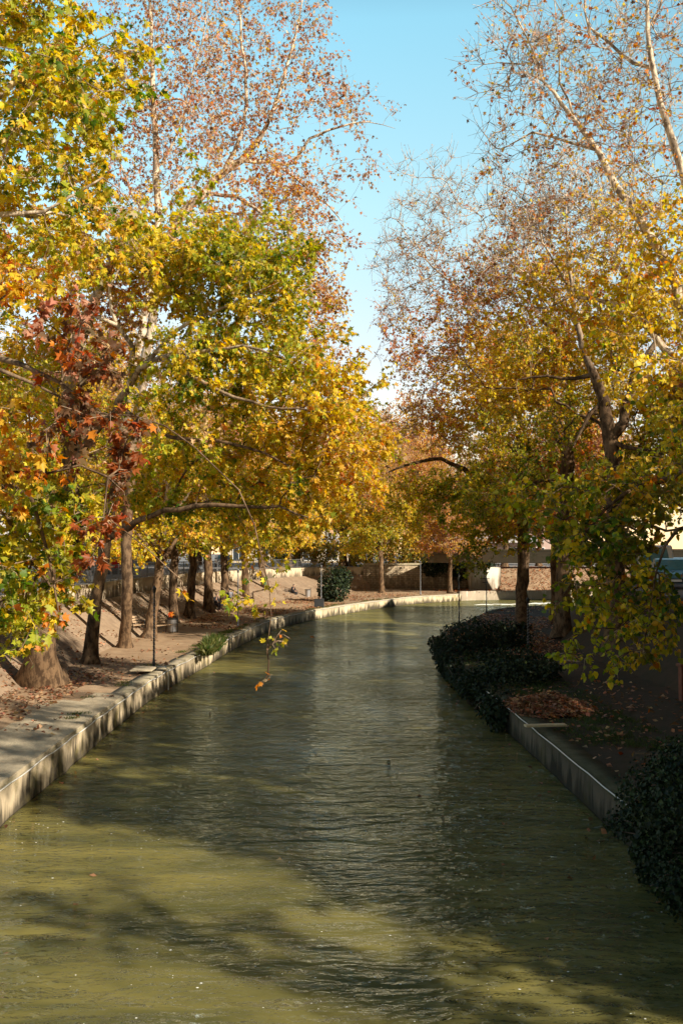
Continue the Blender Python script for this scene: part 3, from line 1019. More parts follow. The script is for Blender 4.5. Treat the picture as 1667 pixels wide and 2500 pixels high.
for nm, zz in (('wall_face', 0),):
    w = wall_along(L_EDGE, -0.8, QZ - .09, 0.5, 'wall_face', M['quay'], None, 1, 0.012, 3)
    w.parent = e; w.matrix_parent_inverse = Matrix.Translation(-e.location)
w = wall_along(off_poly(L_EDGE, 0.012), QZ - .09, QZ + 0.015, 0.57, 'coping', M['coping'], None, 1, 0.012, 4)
w.parent = e; w.matrix_parent_inverse = Matrix.Translation(-e.location)
e = empty('quay_wall', (5.4, 20, 0), 0, 'dark shaded concrete quay wall with a white cable along the right bank', 'wall')
w = wall_along(R_EDGE[:9], -0.8, QZ - .09, 0.42, 'wall_face', M['shade_quay'], None, -1, 0.012, 5)
w.parent = e; w.matrix_parent_inverse = Matrix.Translation(-e.location)
w = wall_along(off_poly(R_EDGE[:9], -0.012), QZ - .09, QZ + 0.015, 0.47, 'coping', M['shade_coping'], None, -1, 0.012, 6)
w.parent = e; w.matrix_parent_inverse = Matrix.Translation(-e.location)
# low wall at the far bend
w = wall_along([(15.0, 107.5), (24, 110.5), (60, 115)], -0.8, QZ + 0.25, 0.6, 'river_wall', M['pale_plaster'], None, 1, 0.02, 7)
tag(w, 'low pale river wall beside the white ripples at the far bend', 'wall')
# parapet along the slope top
w = wall_along(L_TOP, 2.2, SZ + 0.02, 0.3, 'parapet_wall', M['parapet'], None, 1, 0.012, 8)
tag(w, 'stained concrete parapet wall under the railing at the top of the left slope', 'wall')
# stone retaining wall closing the view
fw = empty('stone_wall', (12, 116, QZ), 0, 'tall rubble stone retaining wall across the far end of the river', 'wall')
w = wall_along([(5.0, 116), (10, 116.2), (17.2, 116.55)], QZ - .6, 3.75, 0.5, 'wall_face', M['stone'], None, 1, 0.03, 9)
w.parent = fw; w.matrix_parent_inverse = Matrix.Translation(-fw.location)
w = wall_along([(5.0, 115.9), (10, 116.1), (17.2, 116.45)], 3.75, 3.95, 0.7, 'coping', M['coping'], None, 1, 0.01, 10)
w.parent = fw; w.matrix_parent_inverse = Matrix.Translation(-fw.location)
w = wall_along([(17.2, 114.5), (20.8, 114.9)], QZ - .6, 3.5, 2.2, 'bridge_abutment', M['pale_plaster'], None, 1, 0.03, 11, 0.5)
tag(w, 'flaking pale plaster abutment with an iron bracket at the far end', 'wall')
poly_strip('embankment', z_([(20.6, 114.0), (40, 116)], QZ), z_([(20.6, 118.5), (40, 120.5)], SZ), M['leafy_slope'], 6, 0.12, 1.0, 12)
br = MB()
bx, by = Vector((13.2, 114.5, 0)), Vector((46, 96, 0))
d = (by - bx); ang = math.atan2(d.y, d.x)
mid = (bx + by) / 2
be = empty('footbridge', (mid.x, mid.y, 4.3), ang, 'dark concrete bridge deck crossing the side channel behind the right trees', 'bridge')
MB().box((0, 0, 0.2), (d.length, 4.5, 0.9), bev=0.04).build('deck', M['shade_quay'], be)
MB().box((0, -2.1, 0.95), (d.length, 0.2, 0.6), bev=0.03).build('parapet', M['shade_quay'], be)
MB().box((0, 2.1, 0.95), (d.length, 0.2, 0.6), bev=0.03).build('parapet', M['shade_quay'], be)

#@@TREES
exec_trees = True
NEARK = dict(tmpl=NEAR, size=0.135, curl=.6)
DRY = dict(tmpl=NEAR, size=0.125, curl=.8)
# near plane tree on the left bank, trunk outside the frame beside the bridge
A_limbs = [
    [(-9.2, 13.5, QZ, .55), (-9.1, 13.4, 4, .42), (-8.7, 13.6, 8, .34), (-8.2, 13.8, 12, .22), (-7.6, 14, 17, .08)],
    [(-8.9, 13.5, 6, .22)] + LP((-250, 900, 13, .12), (-60, 870, 12.6, .05), (60, 915, 12.2, .032), (150, 960, 12, .02), (240, 1040, 11.6, .012)),
    [(-8.5, 13.7, 9, .2)] + LP((-200, 560, 14.5, .09), (0, 505, 14.5, .045), (120, 490, 14.5, .025), (260, 420, 14.5, .015)),
    [(-8.4, 13.7, 10.5, .16)] + LP((-100, 300, 15, .07), (30, 200, 15, .035), (160, 140, 15, .02), (270, 80, 15, .012)),
    [(-9.0, 13.4, 4.6, .2)] + LP((-260, 1100, 13, .12), (-40, 1140, 12.8, .045), (60, 1220, 12.6, .028), (110, 1350, 12.6, .018), (125, 1480, 12.6, .008)),
    [(-8.9, 13.5, 6.4, .18)] + LP((-150, 900, 13, .05), (150, 985, 12.8, .014), (330, 1010, 12.6, .011), (480, 1075, 12.4, .010), (590, 1190, 12.2, .009), (650, 1360, 12.0, .008), (668, 1430, 12, .006), (676, 1500, 12, .005), (664, 1590, 12, .003)),
]
A_blobs = [
    BP(-40, 60, 15.6, 200, 160, 2.2, dens=1.5, pal='fresh', twigs=6, leaves=5, tl=.6, **NEARK),
    BP(150, 120, 15.8, 190, 150, 2.0, dens=1.3, pal='fresh', twigs=6, leaves=5, tl=.6, **NEARK),
    BP(-60, 480, 15.6, 140, 200, 2.0, dens=1.4, pal='fresh', twigs=6, leaves=5, tl=.6, **NEARK),
    BP(60, 1440, 13.4, 120, 120, .9, dens=4.5, pal='lime', twigs=6, leaves=5, tl=.45, **NEARK),
    BP(100, 1250, 13.2, 110, 110, .9, dens=4.2, pal='fresh', twigs=6, leaves=5, tl=.45, **NEARK),
    BP(60, 260, 15.2, 310, 330, 2.6, dens=1.5, pal='fresh', twigs=6, leaves=5, tl=.6, **NEARK),
    BP(170, 520, 15.5, 230, 130, 2.0, dens=1.3, pal='yellow', twigs=6, leaves=5, tl=.6, **NEARK),
    BP(10, 680, 13.5, 110, 110, 1.2, dens=3.0, pal='orange', twigs=5, leaves=4, tl=.45, **NEARK),
    BP(190, 800, 11.8, 110, 100, .8, dens=5, pal='dry', twigs=5, leaves=6, tl=.4, **DRY),
    BP(245, 1020, 11.6, 95, 150, .7, dens=8, pal='dry', twigs=5, leaves=6, tl=.4, **DRY),
    BP(245, 1250, 11.6, 70, 120, .5, dens=7, pal='dry', twigs=4, leaves=5, tl=.4, **DRY),
    BP(40, 1120, 12.3, 130, 110, .9, dens=4, pal='orange', twigs=5, leaves=4, tl=.45, **NEARK),
    BP(50, 1330, 13.0, 150, 170, 1.1, dens=5, pal='lime', twigs=6, leaves=5, tl=.45, **NEARK),
    BP(110, 1460, 13.0, 90, 60, .6, dens=9, pal='lime', twigs=5, leaves=3, tl=.35, **NEARK),
    BP(30, 1560, 13.0, 70, 50, .5, dens=9, pal='lime', twigs=5, leaves=3, tl=.35, **NEARK),
    BP(640, 1410, 12.0, 42, 50, .25, dens=22, pal='fresh', twigs=3, leaves=1.5, tl=.22, **dict(NEARK, size=.10)),
    BP(600, 1470, 12.0, 40, 18, .15, dens=60, pal='fresh', twigs=3, leaves=1.5, tl=.2, **dict(NEARK, size=.10)),
    BP(670, 1560, 12.0, 14, 45, .12, dens=40, pal='yellow', twigs=2, leaves=1.0, tl=.16, **dict(NEARK, size=.10)),
    BP(652, 1650, 12.0, 9, 16, .08, dens=160, pal='gold', twigs=1, leaves=.8, tl=.16, **dict(NEARK, size=.10)),
    BP(440, 1440, 12.2, 14, 40, .1, dens=60, pal='orange', twigs=1, leaves=1.0, tl=.16, **dict(NEARK, size=.10)),
]
plant_tree('plane_tree', 'near plane tree at the left edge with large yellow green leaves', A_limbs, A_blobs, 11)

# big plane tree with the swollen foot
b0 = tuple(on_plane(100, 1678, QZ))
B_limbs = [
    [b0 + (.55,)] + LP((102, 1600, 32, .46), (112, 1500, 32, .42), (140, 1400, 32, .38), (172, 1290, 32, .35), (180, 1180, 32, .32), (170, 1060, 32, .28), (175, 900, 31.5, .24), (220, 760, 31, .18), (290, 600, 30.5, .1)),
    LP((172, 1300, 32, 0.136), (260, 1312, 31, 0.112), (350, 1270, 30, 0.093), (440, 1238, 29, 0.081), (560, 1228, 28.5, 0.062), (680, 1235, 28, 0.037), (760, 1260, 27.5, 0.019)),
    LP((175, 1130, 32, 0.149), (240, 1050, 31, 0.124), (310, 960, 30, 0.112), (350, 900, 29.5, 0.093), (395, 870, 29, 0.081), (480, 860, 28.5, 0.062), (600, 850, 28, 0.037), (720, 880, 27.5, 0.019)),
    LP((310, 960, 30, 0.093), (325, 850, 29.8, 0.081), (290, 800, 29.6, 0.062), (200, 765, 29.6, 0.037)),
    LP((350, 900, 29.5, 0.074), (430, 810, 29, 0.062), (520, 760, 28.5, 0.043), (640, 700, 28, 0.019)),
    LP((395, 870, 29, 0.062), (500, 935, 28, 0.050), (640, 990, 27.5, 0.037), (800, 1010, 27, 0.019)),
    LP((300, 1000, 30, 0.074), (420, 1065, 29, 0.062), (560, 1080, 28, 0.050), (700, 1150, 27.5, 0.025)),
    LP((290, 800, 29.6, 0.062), (270, 700, 29.6, 0.050), (340, 620, 29.3, 0.031), (450, 590, 29, 0.012)),
]
B_blobs = [
    BP(420, 640, 30.2, 190, 110, 2.6, dens=1.5, pal='fresh', size=.18),
    BP(600, 700, 29.7, 190, 170, 2.6, dens=1.5, pal='fresh', size=.18),
    BP(620, 890, 29.2, 210, 120, 2.6, dens=1.4, pal='fresh', size=.18),
    BP(430, 830, 29.7, 170, 120, 2.2, dens=.9, pal='fresh', size=.18, leaves=5),
    BP(800, 980, 28.2, 140, 110, 2.0, dens=1.7, pal='yellow', size=.18),
    BP(880, 1060, 28.2, 90, 90, 1.6, dens=1.8, pal='gold', size=.18),
    BP(650, 1080, 29.2, 210, 110, 2.2, dens=1.2, pal='yellow', size=.18),
    BP(440, 1050, 30.2, 160, 130, 2.2, dens=.9, pal='fresh', size=.18),
    BP(560, 1230, 29.7, 220, 70, 1.8, dens=1.2, pal='lime', size=.18),
    BP(760, 1200, 28.7, 130, 100, 1.5, dens=1.5, pal='yellow', size=.18),
    BP(640, 1310, 29.2, 90, 50, 1.0, dens=2.0, pal='yellow', size=.18, leaves=4),
    BP(110, 1150, 32.2, 150, 200, 2.0, dens=.7, pal='fresh', size=.18),
    BP(110, 850, 32.2, 200, 150, 2.5, dens=.9, pal='yellow', size=.18),
    BP(130, 650, 32.2, 210, 120, 2.5, dens=.9, pal='gold', size=.17),
    BP(320, 1150, 31.2, 120, 90, 1.5, dens=.8, pal='fresh', size=.18),
    BP(300, 700, 31.2, 120, 140, 2.2, dens=.9, pal='goldbrown', size=.16),
    BP(880, 1190, 28.2, 80, 60, 1.2, dens=1.6, pal='gold', size=.17),
]
plant_tree('plane_tree', 'stout plane tree with a swollen foot beside the terrace, green yellow crown', B_limbs, B_blobs, 23, zpale=11, flare=.75)

SP = dict(pal='brown', twigs=5, tl=.8, size=.17, curl=.8, twig_k=.9, clump=.35)
c0 = tuple(on_plane(222, 1625, QZ))
C_limbs = [
    [c0 + (.29,)] + LP((232, 1500, 39, 0.245), (250, 1380, 39, 0.230), (262, 1300, 39, 0.216), (285, 1150, 39, 0.202), (330, 900, 39.3, 0.180), (378, 640, 39.6, 0.158), (386, 520, 39.8, 0.144), (380, 330, 40, 0.122), (374, 230, 40, 0.101), (372, 150, 40, 0.079), (368, 20, 40, 0.058), (366, -160, 40, 0.022)),
    LP((378, 260, 40, 0.058), (400, 245, 40, 0.050), (440, 240, 40, 0.043), (475, 255, 40, 0.029), (520, 200, 40, 0.014)),
    LP((376, 220, 40, 0.050), (340, 205, 40, 0.043), (300, 190, 40.3, 0.029), (250, 140, 40.5, 0.014)),
    LP((385, 420, 40, 0.072), (430, 330, 40, 0.050), (470, 200, 40, 0.036), (500, 60, 40, 0.022), (520, -80, 40, 0.011)),
    LP((384, 560, 39.8, 0.072), (330, 480, 40, 0.050), (290, 380, 40.5, 0.036), (260, 250, 41, 0.014)),
]
C_blobs = [
    BP(330, 120, 40.5, 130, 230, 3.0, dens=.75, leaves=1.87, **SP),
    BP(470, 110, 40.5, 120, 220, 3.0, dens=.75, leaves=1.87, **SP),
    BP(450, 340, 40.5, 130, 150, 3.0, dens=.8, leaves=2.02, **SP),
    BP(300, 400, 40.5, 120, 150, 3.0, dens=.7, leaves=1.73, **SP),
    BP(400, 560, 40.0, 190, 90, 3.0, dens=.8, leaves=3, **dict(SP, pal='goldbrown')),
]
plant_tree('plane_tree', 'tall slim plane tree rising straight above the left crowns, sparse brown leaves on top', C_limbs, C_blobs, 31, zpale=12)

d0 = tuple(on_plane(305, 1585, QZ))
D_limbs = [
    [d0 + (.26,)] + LP((310, 1480, 45, 0.242), (312, 1300, 45, 0.234), (330, 1100, 45, 0.218), (360, 850, 44.5, 0.203), (395, 640, 44, 0.195), (430, 545, 44, 0.187), (500, 470, 44, 0.179), (545, 420, 44, 0.172), (590, 392, 44, 0.156), (640, 330, 44, 0.101), (680, 230, 44, 0.078), (720, 90, 44.2, 0.047), (745, -40, 44.5, 0.016)),
    LP((590, 392, 44, 0.094), (660, 395, 44.3, 0.086), (720, 400, 44.5, 0.070), (760, 340, 44.5, 0.062), (830, 310, 44.5, 0.047), (900, 295, 44.6, 0.023), (960, 310, 44.6, 0.009)),
    LP((545, 420, 44, 0.109), (585, 330, 43.6, 0.086), (600, 200, 43.4, 0.070), (590, 60, 43.3, 0.047), (580, -80, 43.2, 0.023)),
    LP((500, 470, 44, 0.094), (600, 490, 43.6, 0.070), (700, 560, 43.5, 0.055), (790, 640, 43.5, 0.031), (830, 720, 43.5, 0.012)),
    LP((660, 395, 44.3, 0.062), (770, 470, 44.3, 0.047), (830, 540, 44.3, 0.023)),
]
D_blobs = [
    BP(600, 70, 43.8, 110, 170, 3.0, dens=.7, leaves=1.87, **SP),
    BP(720, 80, 44.2, 85, 150, 2.4, dens=.7, leaves=1.87, **SP),
    BP(800, 190, 44.4, 95, 90, 2.2, dens=.7, leaves=2.02, **SP),
    BP(880, 270, 44.5, 85, 60, 1.8, dens=.9, leaves=1.87, **SP),
    BP(890, 360, 44.5, 70, 55, 1.5, dens=.7, leaves=1.73, **SP),
    BP(690, 290, 44.2, 130, 110, 2.6, dens=.75, leaves=2.02, **SP),
    BP(560, 290, 43.8, 110, 130, 2.6, dens=.8, leaves=2.02, **SP),
    BP(720, 450, 44.2, 130, 90, 2.6, dens=.9, leaves=2.16, **SP),
    BP(620, 500, 43.8, 140, 100, 2.6, dens=.9, leaves=3.2, **dict(SP, pal='goldbrown')),
    BP(760, 600, 43.8, 105, 110, 2.4, dens=.9, leaves=2.30, **SP),
    BP(800, 720, 43.6, 80, 90, 2.0, dens=1.1, leaves=4, **dict(SP, pal='goldbrown')),
    BP(780, 830, 43.6, 80, 80, 2.0, dens=1.1, leaves=4, **dict(SP, pal='goldbrown')),
    BP(660, 620, 43.8, 120, 110, 2.4, dens=1.0, leaves=3.6, **dict(SP, pal='goldbrown')),
]
plant_tree('plane_tree', 'tall plane tree whose thick pale limb bends right over the river, sparse brown leaves', D_limbs, D_blobs, 37, zpale=12)

# ------------------------------------------------------------------ right bank trees
e0 = (12.6, 26.5, SZ - 2.2)
E_limbs = [
    [e0 + (.5,), (12.5, 26.5, 6.5, .40), (12.3, 26.5, 9.0, .34), (12.0, 26.4, 10.6, .3)] + LP((1760, 760, 26, .26)),
    [(12.2, 26.4, 9.8, .26)] + LP((1680, 790, 26, 0.150), (1642, 689, 26, 0.129), (1567, 555, 26.2, 0.109), (1497, 470, 26.4, 0.095), (1449, 368, 26.5, 0.078), (1407, 288, 26.6, 0.061), (1364, 219, 26.7, 0.048), (1332, 192, 26.8, 0.034), (1290, 170, 26.9, 0.014)),
    [(12.3, 26.5, 8.6, .22)] + LP((1700, 900, 26, 0.136), (1663, 888, 26, 0.116), (1620, 851, 26.2, 0.095), (1572, 798, 26.5, 0.082), (1514, 755, 26.8, 0.068), (1471, 741, 27, 0.061), (1385, 723, 27.3, 0.041), (1332, 750, 27.6, 0.027), (1270, 745, 28, 0.014)),
    [(12.0, 26.4, 10.8, .24)] + LP((1700, 520, 26, 0.136), (1665, 400, 26, 0.109), (1628, 285, 26, 0.088), (1590, 160, 26, 0.068), (1575, 20, 26, 0.048), (1580, -120, 26, 0.020)),
    LP((1567, 170, 26, 0.054), (1545, 150, 26.3, 0.048), (1490, 100, 26.6, 0.041), (1440, 60, 26.8, 0.031), (1425, -20, 27, 0.020), (1424, -120, 27, 0.010)),
    LP((1407, 288, 26.6, 0.034), (1365, 200, 26.6, 0.027), (1362, 120, 26.6, 0.020), (1350, 20, 26.6, 0.010)),
    LP((1332, 192, 26.8, 0.027), (1270, 60, 26.8, 0.020), (1220, -10, 26.9, 0.014), (1160, 15, 26.9, 0.005)),
    LP((1449, 368, 26.5, 0.041), (1400, 350, 26.8, 0.034), (1300, 330, 27, 0.027), (1240, 360, 27.2, 0.014)),
    [(12.3, 26.5, 6.6, .2)] + LP((1760, 1100, 24, 0.109), (1640, 1150, 22.5, 0.068), (1520, 1200, 21.5, 0.041), (1440, 1290, 21, 0.020), (1400, 1420, 20.8, 0.008)),
    [(12.3, 26.5, 6.0, .16)] + LP((1740, 1250, 22, 0.082), (1640, 1290, 20.5, 0.041), (1590, 1400, 20, 0.020), (1570, 1530, 20, 0.008)),
]
BARE = dict(pal='rbrown', twigs=7, tl=.85, size=.14, curl=.9, twig_k=1.3, clump=.3, twig_col=(.52, .43, .36), lift=.45, droop=-.1)
RK = dict(tmpl=ROUND, size=.15, curl=.3)
E_blobs = [
    dict(c=(14.5, 26.5, 10.5), r=(3.2, 4.2, 2.6), dens=.9, pal='yellow', leaves=4, size=.2),
    dict(c=(13.5, 22.5, 9.5), r=(3.0, 3.2, 2.6), dens=.9, pal='yellow', leaves=4, size=.2),
    dict(c=(12.8, 29.5, 7.5), r=(2.6, 3.0, 2.0), dens=.9, pal='lime', leaves=4, size=.2),
    BP(1240, 110, 27.2, 85, 120, 1.8, dens=1.3, leaves=.35, **BARE),
    BP(1235, 320, 27.4, 100, 100, 1.8, dens=1.3, leaves=.5, **BARE),
    BP(1330, 110, 27, 140, 150, 2.2, dens=1.6, leaves=.5, **BARE),
    BP(1480, 130, 27, 150, 170, 2.4, dens=1.3, leaves=.6, **BARE),
    BP(1630, 120, 26.5, 130, 170, 2.2, dens=1.3, leaves=.45, **dict(BARE, pal='rbrown', size=.13)),
    BP(1420, 330, 27, 170, 120, 2.4, dens=1.3, leaves=.8, **BARE),
    BP(1600, 370, 26.5, 130, 130, 2.2, dens=1.3, leaves=1.2, **dict(BARE, pal='orange', size=.12)),
    BP(1330, 520, 27.5, 190, 120, 2.4, dens=1.4, leaves=.9, **dict(BARE, pal='rbrown', size=.12)),
    BP(1520, 560, 26.5, 160, 120, 2.2, dens=1.5, leaves=1.5, **dict(BARE, pal='gold', size=.13)),
    BP(1630, 600, 26, 110, 130, 2.0, dens=1.6, leaves=3, pal='yellow', twigs=6, size=.15, tmpl=ROUND),
    BP(1560, 740, 26.5, 160, 100, 2.2, dens=1.6, leaves=3.5, pal='yellow', twigs=6, size=.15, tmpl=ROUND),
    BP(1370, 720, 27.5, 150, 90, 2.0, dens=1.6, leaves=2.6, pal='gold', twigs=6, size=.14, tmpl=ROUND),
    BP(1200, 690, 28, 110, 90, 1.8, dens=1.6, leaves=2.2, **dict(BARE, size=.135)),
    BP(1620, 900, 25.5, 120, 120, 1.8, dens=1.6, leaves=4, pal='yellow', twigs=6, size=.15, tmpl=ROUND),
    BP(1640, 1090, 24, 110, 110, 1.6, dens=2, leaves=4, pal='lime', twigs=6, **RK),
    BP(1540, 1190, 22, 150, 80, 1.6, dens=3.5, leaves=4, pal='lime', twigs=5, tl=.5, **RK),
    BP(1380, 1230, 22, 130, 70, 1.4, dens=3.5, leaves=4, pal='lime', twigs=5, tl=.5, **RK),
    BP(1470, 1340, 21, 150, 110, 1.4, dens=3.8, leaves=4, pal='darkgreen', twigs=5, tl=.5, **RK),
    BP(1620, 1265, 21, 70, 45, 1.0, dens=3.2, leaves=4, pal='lime', twigs=5, tl=.5, **RK),
    BP(1600, 1440, 20.5, 80, 60, 1.2, dens=2.6, leaves=3.5, pal='darkgreen', twigs=5, tl=.5, **RK),
    BP(1460, 1490, 20.8, 110, 60, .9, dens=4.6, leaves=3.5, pal='lime', twigs=5, tl=.45, **RK),
    BP(1590, 1530, 20.3, 90, 80, .9, dens=4.6, leaves=3.5, pal='lime', twigs=5, tl=.45, **RK),
    BP(1400, 1580, 20.8, 40, 30, .4, dens=8, leaves=3, pal='lime', twigs=4, tl=.35, **RK),
    BP(1500, 1620, 20.5, 40, 40, .4, dens=7, leaves=3, pal='lime', twigs=4, tl=.35, **RK),
    BP(1400, 1340, 21.5, 70, 70, 1.0, dens=3.4, leaves=4, pal='lime', twigs=5, tl=.5, **RK),
    BP(1640, 1430, 20.0, 60, 60, .8, dens=4.6, leaves=3.5, pal='lime', twigs=5, tl=.45, **RK),
]
plant_tree('plane_tree', 'near right plane tree, bare pale branches on top, rounded green leaves low', E_limbs, E_blobs, 41, z0=QZ, zpale=8, twig_r=.0058)

f0 = tuple(P(1505, 1470, 40))[:2] + (QZ + .3,)
F_limbs = [
    [f0 + (.48,)] + LP((1502, 1350, 40, 0.378), (1500, 1200, 40, 0.342), (1496, 1120, 40, 0.324), (1490, 1070, 40, 0.306), (1472, 980, 40, 0.225), (1448, 915, 40, 0.180), (1428, 870, 40, 0.126), (1405, 780, 40, 0.099), (1385, 620, 40, 0.063), (1380, 480, 40, 0.027)),
    LP((1492, 1070, 40, 0.252), (1520, 1030, 40, 0.225), (1542, 970, 40, 0.198), (1560, 890, 40, 0.144), (1595, 830, 40, 0.108), (1615, 740, 40, 0.072), (1620, 600, 40, 0.027)),
    LP((1490, 1090, 40, 0.108), (1520, 1092, 39.6, 0.099), (1580, 1098, 39, 0.054), (1640, 1120, 38.6, 0.018)),
    LP((1468, 970, 40, 0.108), (1440, 1010, 40, 0.090), (1415, 1060, 39.8, 0.054), (1400, 1090, 39.6, 0.027)),
    LP((1440, 905, 40, 0.108), (1400, 925, 40.3, 0.081), (1340, 920, 40.6, 0.054), (1260, 930, 41, 0.027)),
    LP((1405, 780, 40, 0.072), (1330, 700, 40.4, 0.054), (1250, 640, 41, 0.027)),
]
F_blobs = [
    BP(1500, 800, 43.1, 180, 110, 3.2, dens=1.1, pal='yellow', leaves=5, size=.16),
    BP(1330, 850, 43.6, 150, 90, 3.0, dens=1.1, pal='yellow', leaves=5, size=.16),
    BP(1400, 660, 43.1, 170, 110, 3.2, dens=.9, pal='gold', leaves=3.5, size=.15),
    BP(1250, 700, 43.6, 130, 120, 3.0, dens=.9, leaves=1.5, **dict(BARE, size=.145, twig_k=2)),
    BP(1130, 800, 44.6, 140, 110, 3.0, dens=.8, pal='rbrown', leaves=2.6, size=.15),
    BP(1250, 960, 44.1, 140, 90, 3.0, dens=1.1, pal='gold', leaves=5, size=.16),
    BP(1580, 1000, 42.1, 120, 110, 2.6, dens=1.1, pal='yellow', leaves=5, size=.16),
    BP(1380, 1010, 43.1, 110, 80, 2.6, dens=.7, pal='lime', leaves=5, size=.16),
    BP(1560, 1180, 41.1, 130, 110, 2.4, dens=.8, pal='darkgreen', leaves=5, size=.16),
    BP(1420, 480, 43.1, 170, 140, 3.0, dens=.8, leaves=.4, **dict(BARE, size=.13, twig_k=2.2)),
]
plant_tree('plane_tree', 'dark trunked plane tree forking in two on the right bank under a golden crown', F_limbs, F_blobs, 43, z0=QZ, zpale=16, twig_r=.0058)

g0 = tuple(P(1372, 1560, 50))[:2] + (QZ + .2,)
G_limbs = [
    [g0 + (.42,)] + LP((1374, 1420, 50, .36), (1380, 1280, 50, .34), (1383, 1180, 50, .33), (1388, 1085, 50, .30), (1395, 1000, 50, .2), (1380, 900, 50, .12), (1330, 780, 50, .07), (1300, 640, 50, .03)),
    LP((1386, 1120, 50, .2), (1355, 1060, 50, .18), (1345, 1010, 50, .17), (1335, 980, 50, .15), (1305, 930, 50, .12), (1270, 850, 50.5, .08), (1200, 740, 51, .04)),
    LP((1390, 1080, 50, .15), (1430, 1040, 49.6, .13), (1455, 1000, 49.5, .1), (1480, 930, 49.5, .05)),
    LP((1384, 1200, 50, .15), (1330, 1170, 49.5, .1), (1260, 1190, 49, .05)),
    LP((1270, 850, 50.5, .06), (1130, 720, 52, .05), (1040, 640, 53, .035), (980, 560, 53.5, .02)),
]
G_blobs = [
    BP(1200, 880, 52.1, 140, 110, 3.2, dens=1.0, pal='gold', leaves=5, size=.17),
    BP(1060, 860, 53.6, 130, 110, 3.0, dens=.7, pal='rbrown', leaves=2.6, size=.16),
    BP(1100, 680, 53.6, 150, 110, 3.0, dens=0.45, leaves=1.80, **dict(BARE, size=.15, twig_k=1.8)),
    BP(1000, 620, 54.6, 120, 140, 3.0, dens=0.59, leaves=0.30, **dict(BARE, size=.13, twig_k=2)),
    BP(1060, 480, 54.6, 110, 110, 3.0, dens=0.52, leaves=0.30, **dict(BARE, size=.13, twig_k=2)),
    BP(1240, 520, 52.1, 160, 130, 3.2, dens=0.45, leaves=0.70, **dict(BARE, size=.13, twig_k=1.8)),
    BP(960, 760, 54.6, 70, 110, 2.6, dens=0.52, leaves=1.00, **dict(BARE, size=.14, twig_k=2)),
    BP(1330, 1130, 51.1, 120, 100, 2.6, dens=.75, pal='lime', leaves=5, size=.17),
    BP(1240, 1060, 51.6, 120, 90, 2.6, dens=.75, pal='lime', leaves=5, size=.17),
    BP(1230, 1200, 50.6, 120, 90, 2.4, dens=.75, pal='lime', leaves=5, size=.17),
    BP(1420, 900, 51.6, 130, 110, 2.8, dens=1.0, pal='yellow', leaves=5, size=.17),
]
plant_tree('plane_tree', 'dark trunked plane tree in shade behind the forked one, bare twigs at its top', G_limbs, G_blobs, 47, z0=QZ, zpale=17, twig_r=.006)

h0 = tuple(on_plane(1272, 1545, QZ))
H_limbs = [
    [h0 + (.38,)] + LP((1274, 1440, 57, .34), (1276, 1320, 57, .32), (1275, 1240, 57, .28), (1280, 1100, 57, .2), (1260, 980, 57, .12), (1230, 850, 57, .04)),
    LP((1276, 1270, 57, .18), (1240, 1225, 56.5, .16), (1185, 1175, 56, .15), (1120, 1140, 55.5, .13), (1080, 1122, 55, .11), (1010, 1128, 54.5, .08), (950, 1150, 54, .04)),
    LP((1280, 1120, 57, .14), (1220, 1060, 57, .12), (1170, 1030, 57, .09), (1120, 1000, 57, .04)),
]
H_blobs = [
    BP(1150, 1020, 57, 120, 90, 3.0, dens=1.0, pal='gold', leaves=5, size=.18),
    BP(1040, 1030, 55, 90, 90, 2.6, dens=.8, pal='goldbrown', leaves=4, size=.17),
    BP(1130, 1210, 55.5, 110, 80, 2.6, dens=1.2, pal='lime', leaves=5, size=.18),
    BP(1010, 1200, 54.5, 90, 80, 2.2, dens=.8, pal='yellow', leaves=5, size=.18),
    BP(1210, 1290, 56, 100, 60, 2.2, dens=.9, pal='lime', leaves=5, size=.18),
    BP(1250, 950, 57, 110, 80, 3.0, dens=.9, pal='yellow', leaves=5, size=.18),
    BP(1160, 1360, 55, 60, 40, 1.4, dens=1.4, pal='darkgreen', leaves=4, size=.18),
]
plant_tree('plane_tree', 'right bank plane tree whose long limb arches left over the river', H_limbs, H_blobs, 53, z0=QZ, zpale=17)

# unseen tree beside the bridge, crown and gaps shaped to shade the near water
I_limbs = [
    [(13.5, 11.5, QZ, .45), (13.4, 11.5, 4, .36), (13.3, 11.6, 8, .28), (13.2, 11.8, 13, .12), (13.2, 12, 17, .04)],
    [(13.4, 11.5, 5, .2), (11.5, 13.5, 7, .12), (10, 15.5, 8.5, .05)], [(13.4, 11.5, 6, .2), (13.5, 15, 8, .12), (13, 18, 9, .05)], [(13.4, 11.5, 6, .2), (14, 8.5, 8, .12), (14.5, 4, 9.5, .05)]]
I_blobs = [dict(c=(13.3, 8.5, 14.8), r=(2.4, 7.5, 1.5), dens=.55, pal='gold', leaves=3.5, size=.2), dict(c=(13.2, 15.5, 7.0), r=(3, 5.4, 3.2), dens=1.2, pal='lime', leaves=6, size=.2), dict(c=(13.2, 15.0, 10.6), r=(3.2, 5.6, 2.6), dens=.8, pal='yellow', leaves=6, size=.2),
           dict(c=(13.2, 8.4, 7.2), r=(2.6, 3.5, 3.6), dens=1.4, pal='lime', leaves=6, size=.2), dict(c=(13.2, 8.0, 10.8), r=(2.8, 2.0, 2.2), dens=1.4, pal='lime', leaves=6, size=.2), dict(c=(13.5, 2.0, 9.2), r=(2.0, .6, 2.6), dens=1.6, pal='lime', leaves=6, size=.2),
           dict(c=(11.5, 8.0, 4.4), r=(2.2, 3.4, 2.0), dens=.9, pal='lime', leaves=6, size=.2), dict(c=(10.5, 14.5, 4.6), r=(2.0, 3.4, 1.8), dens=.9, pal='lime', leaves=6, size=.2)]
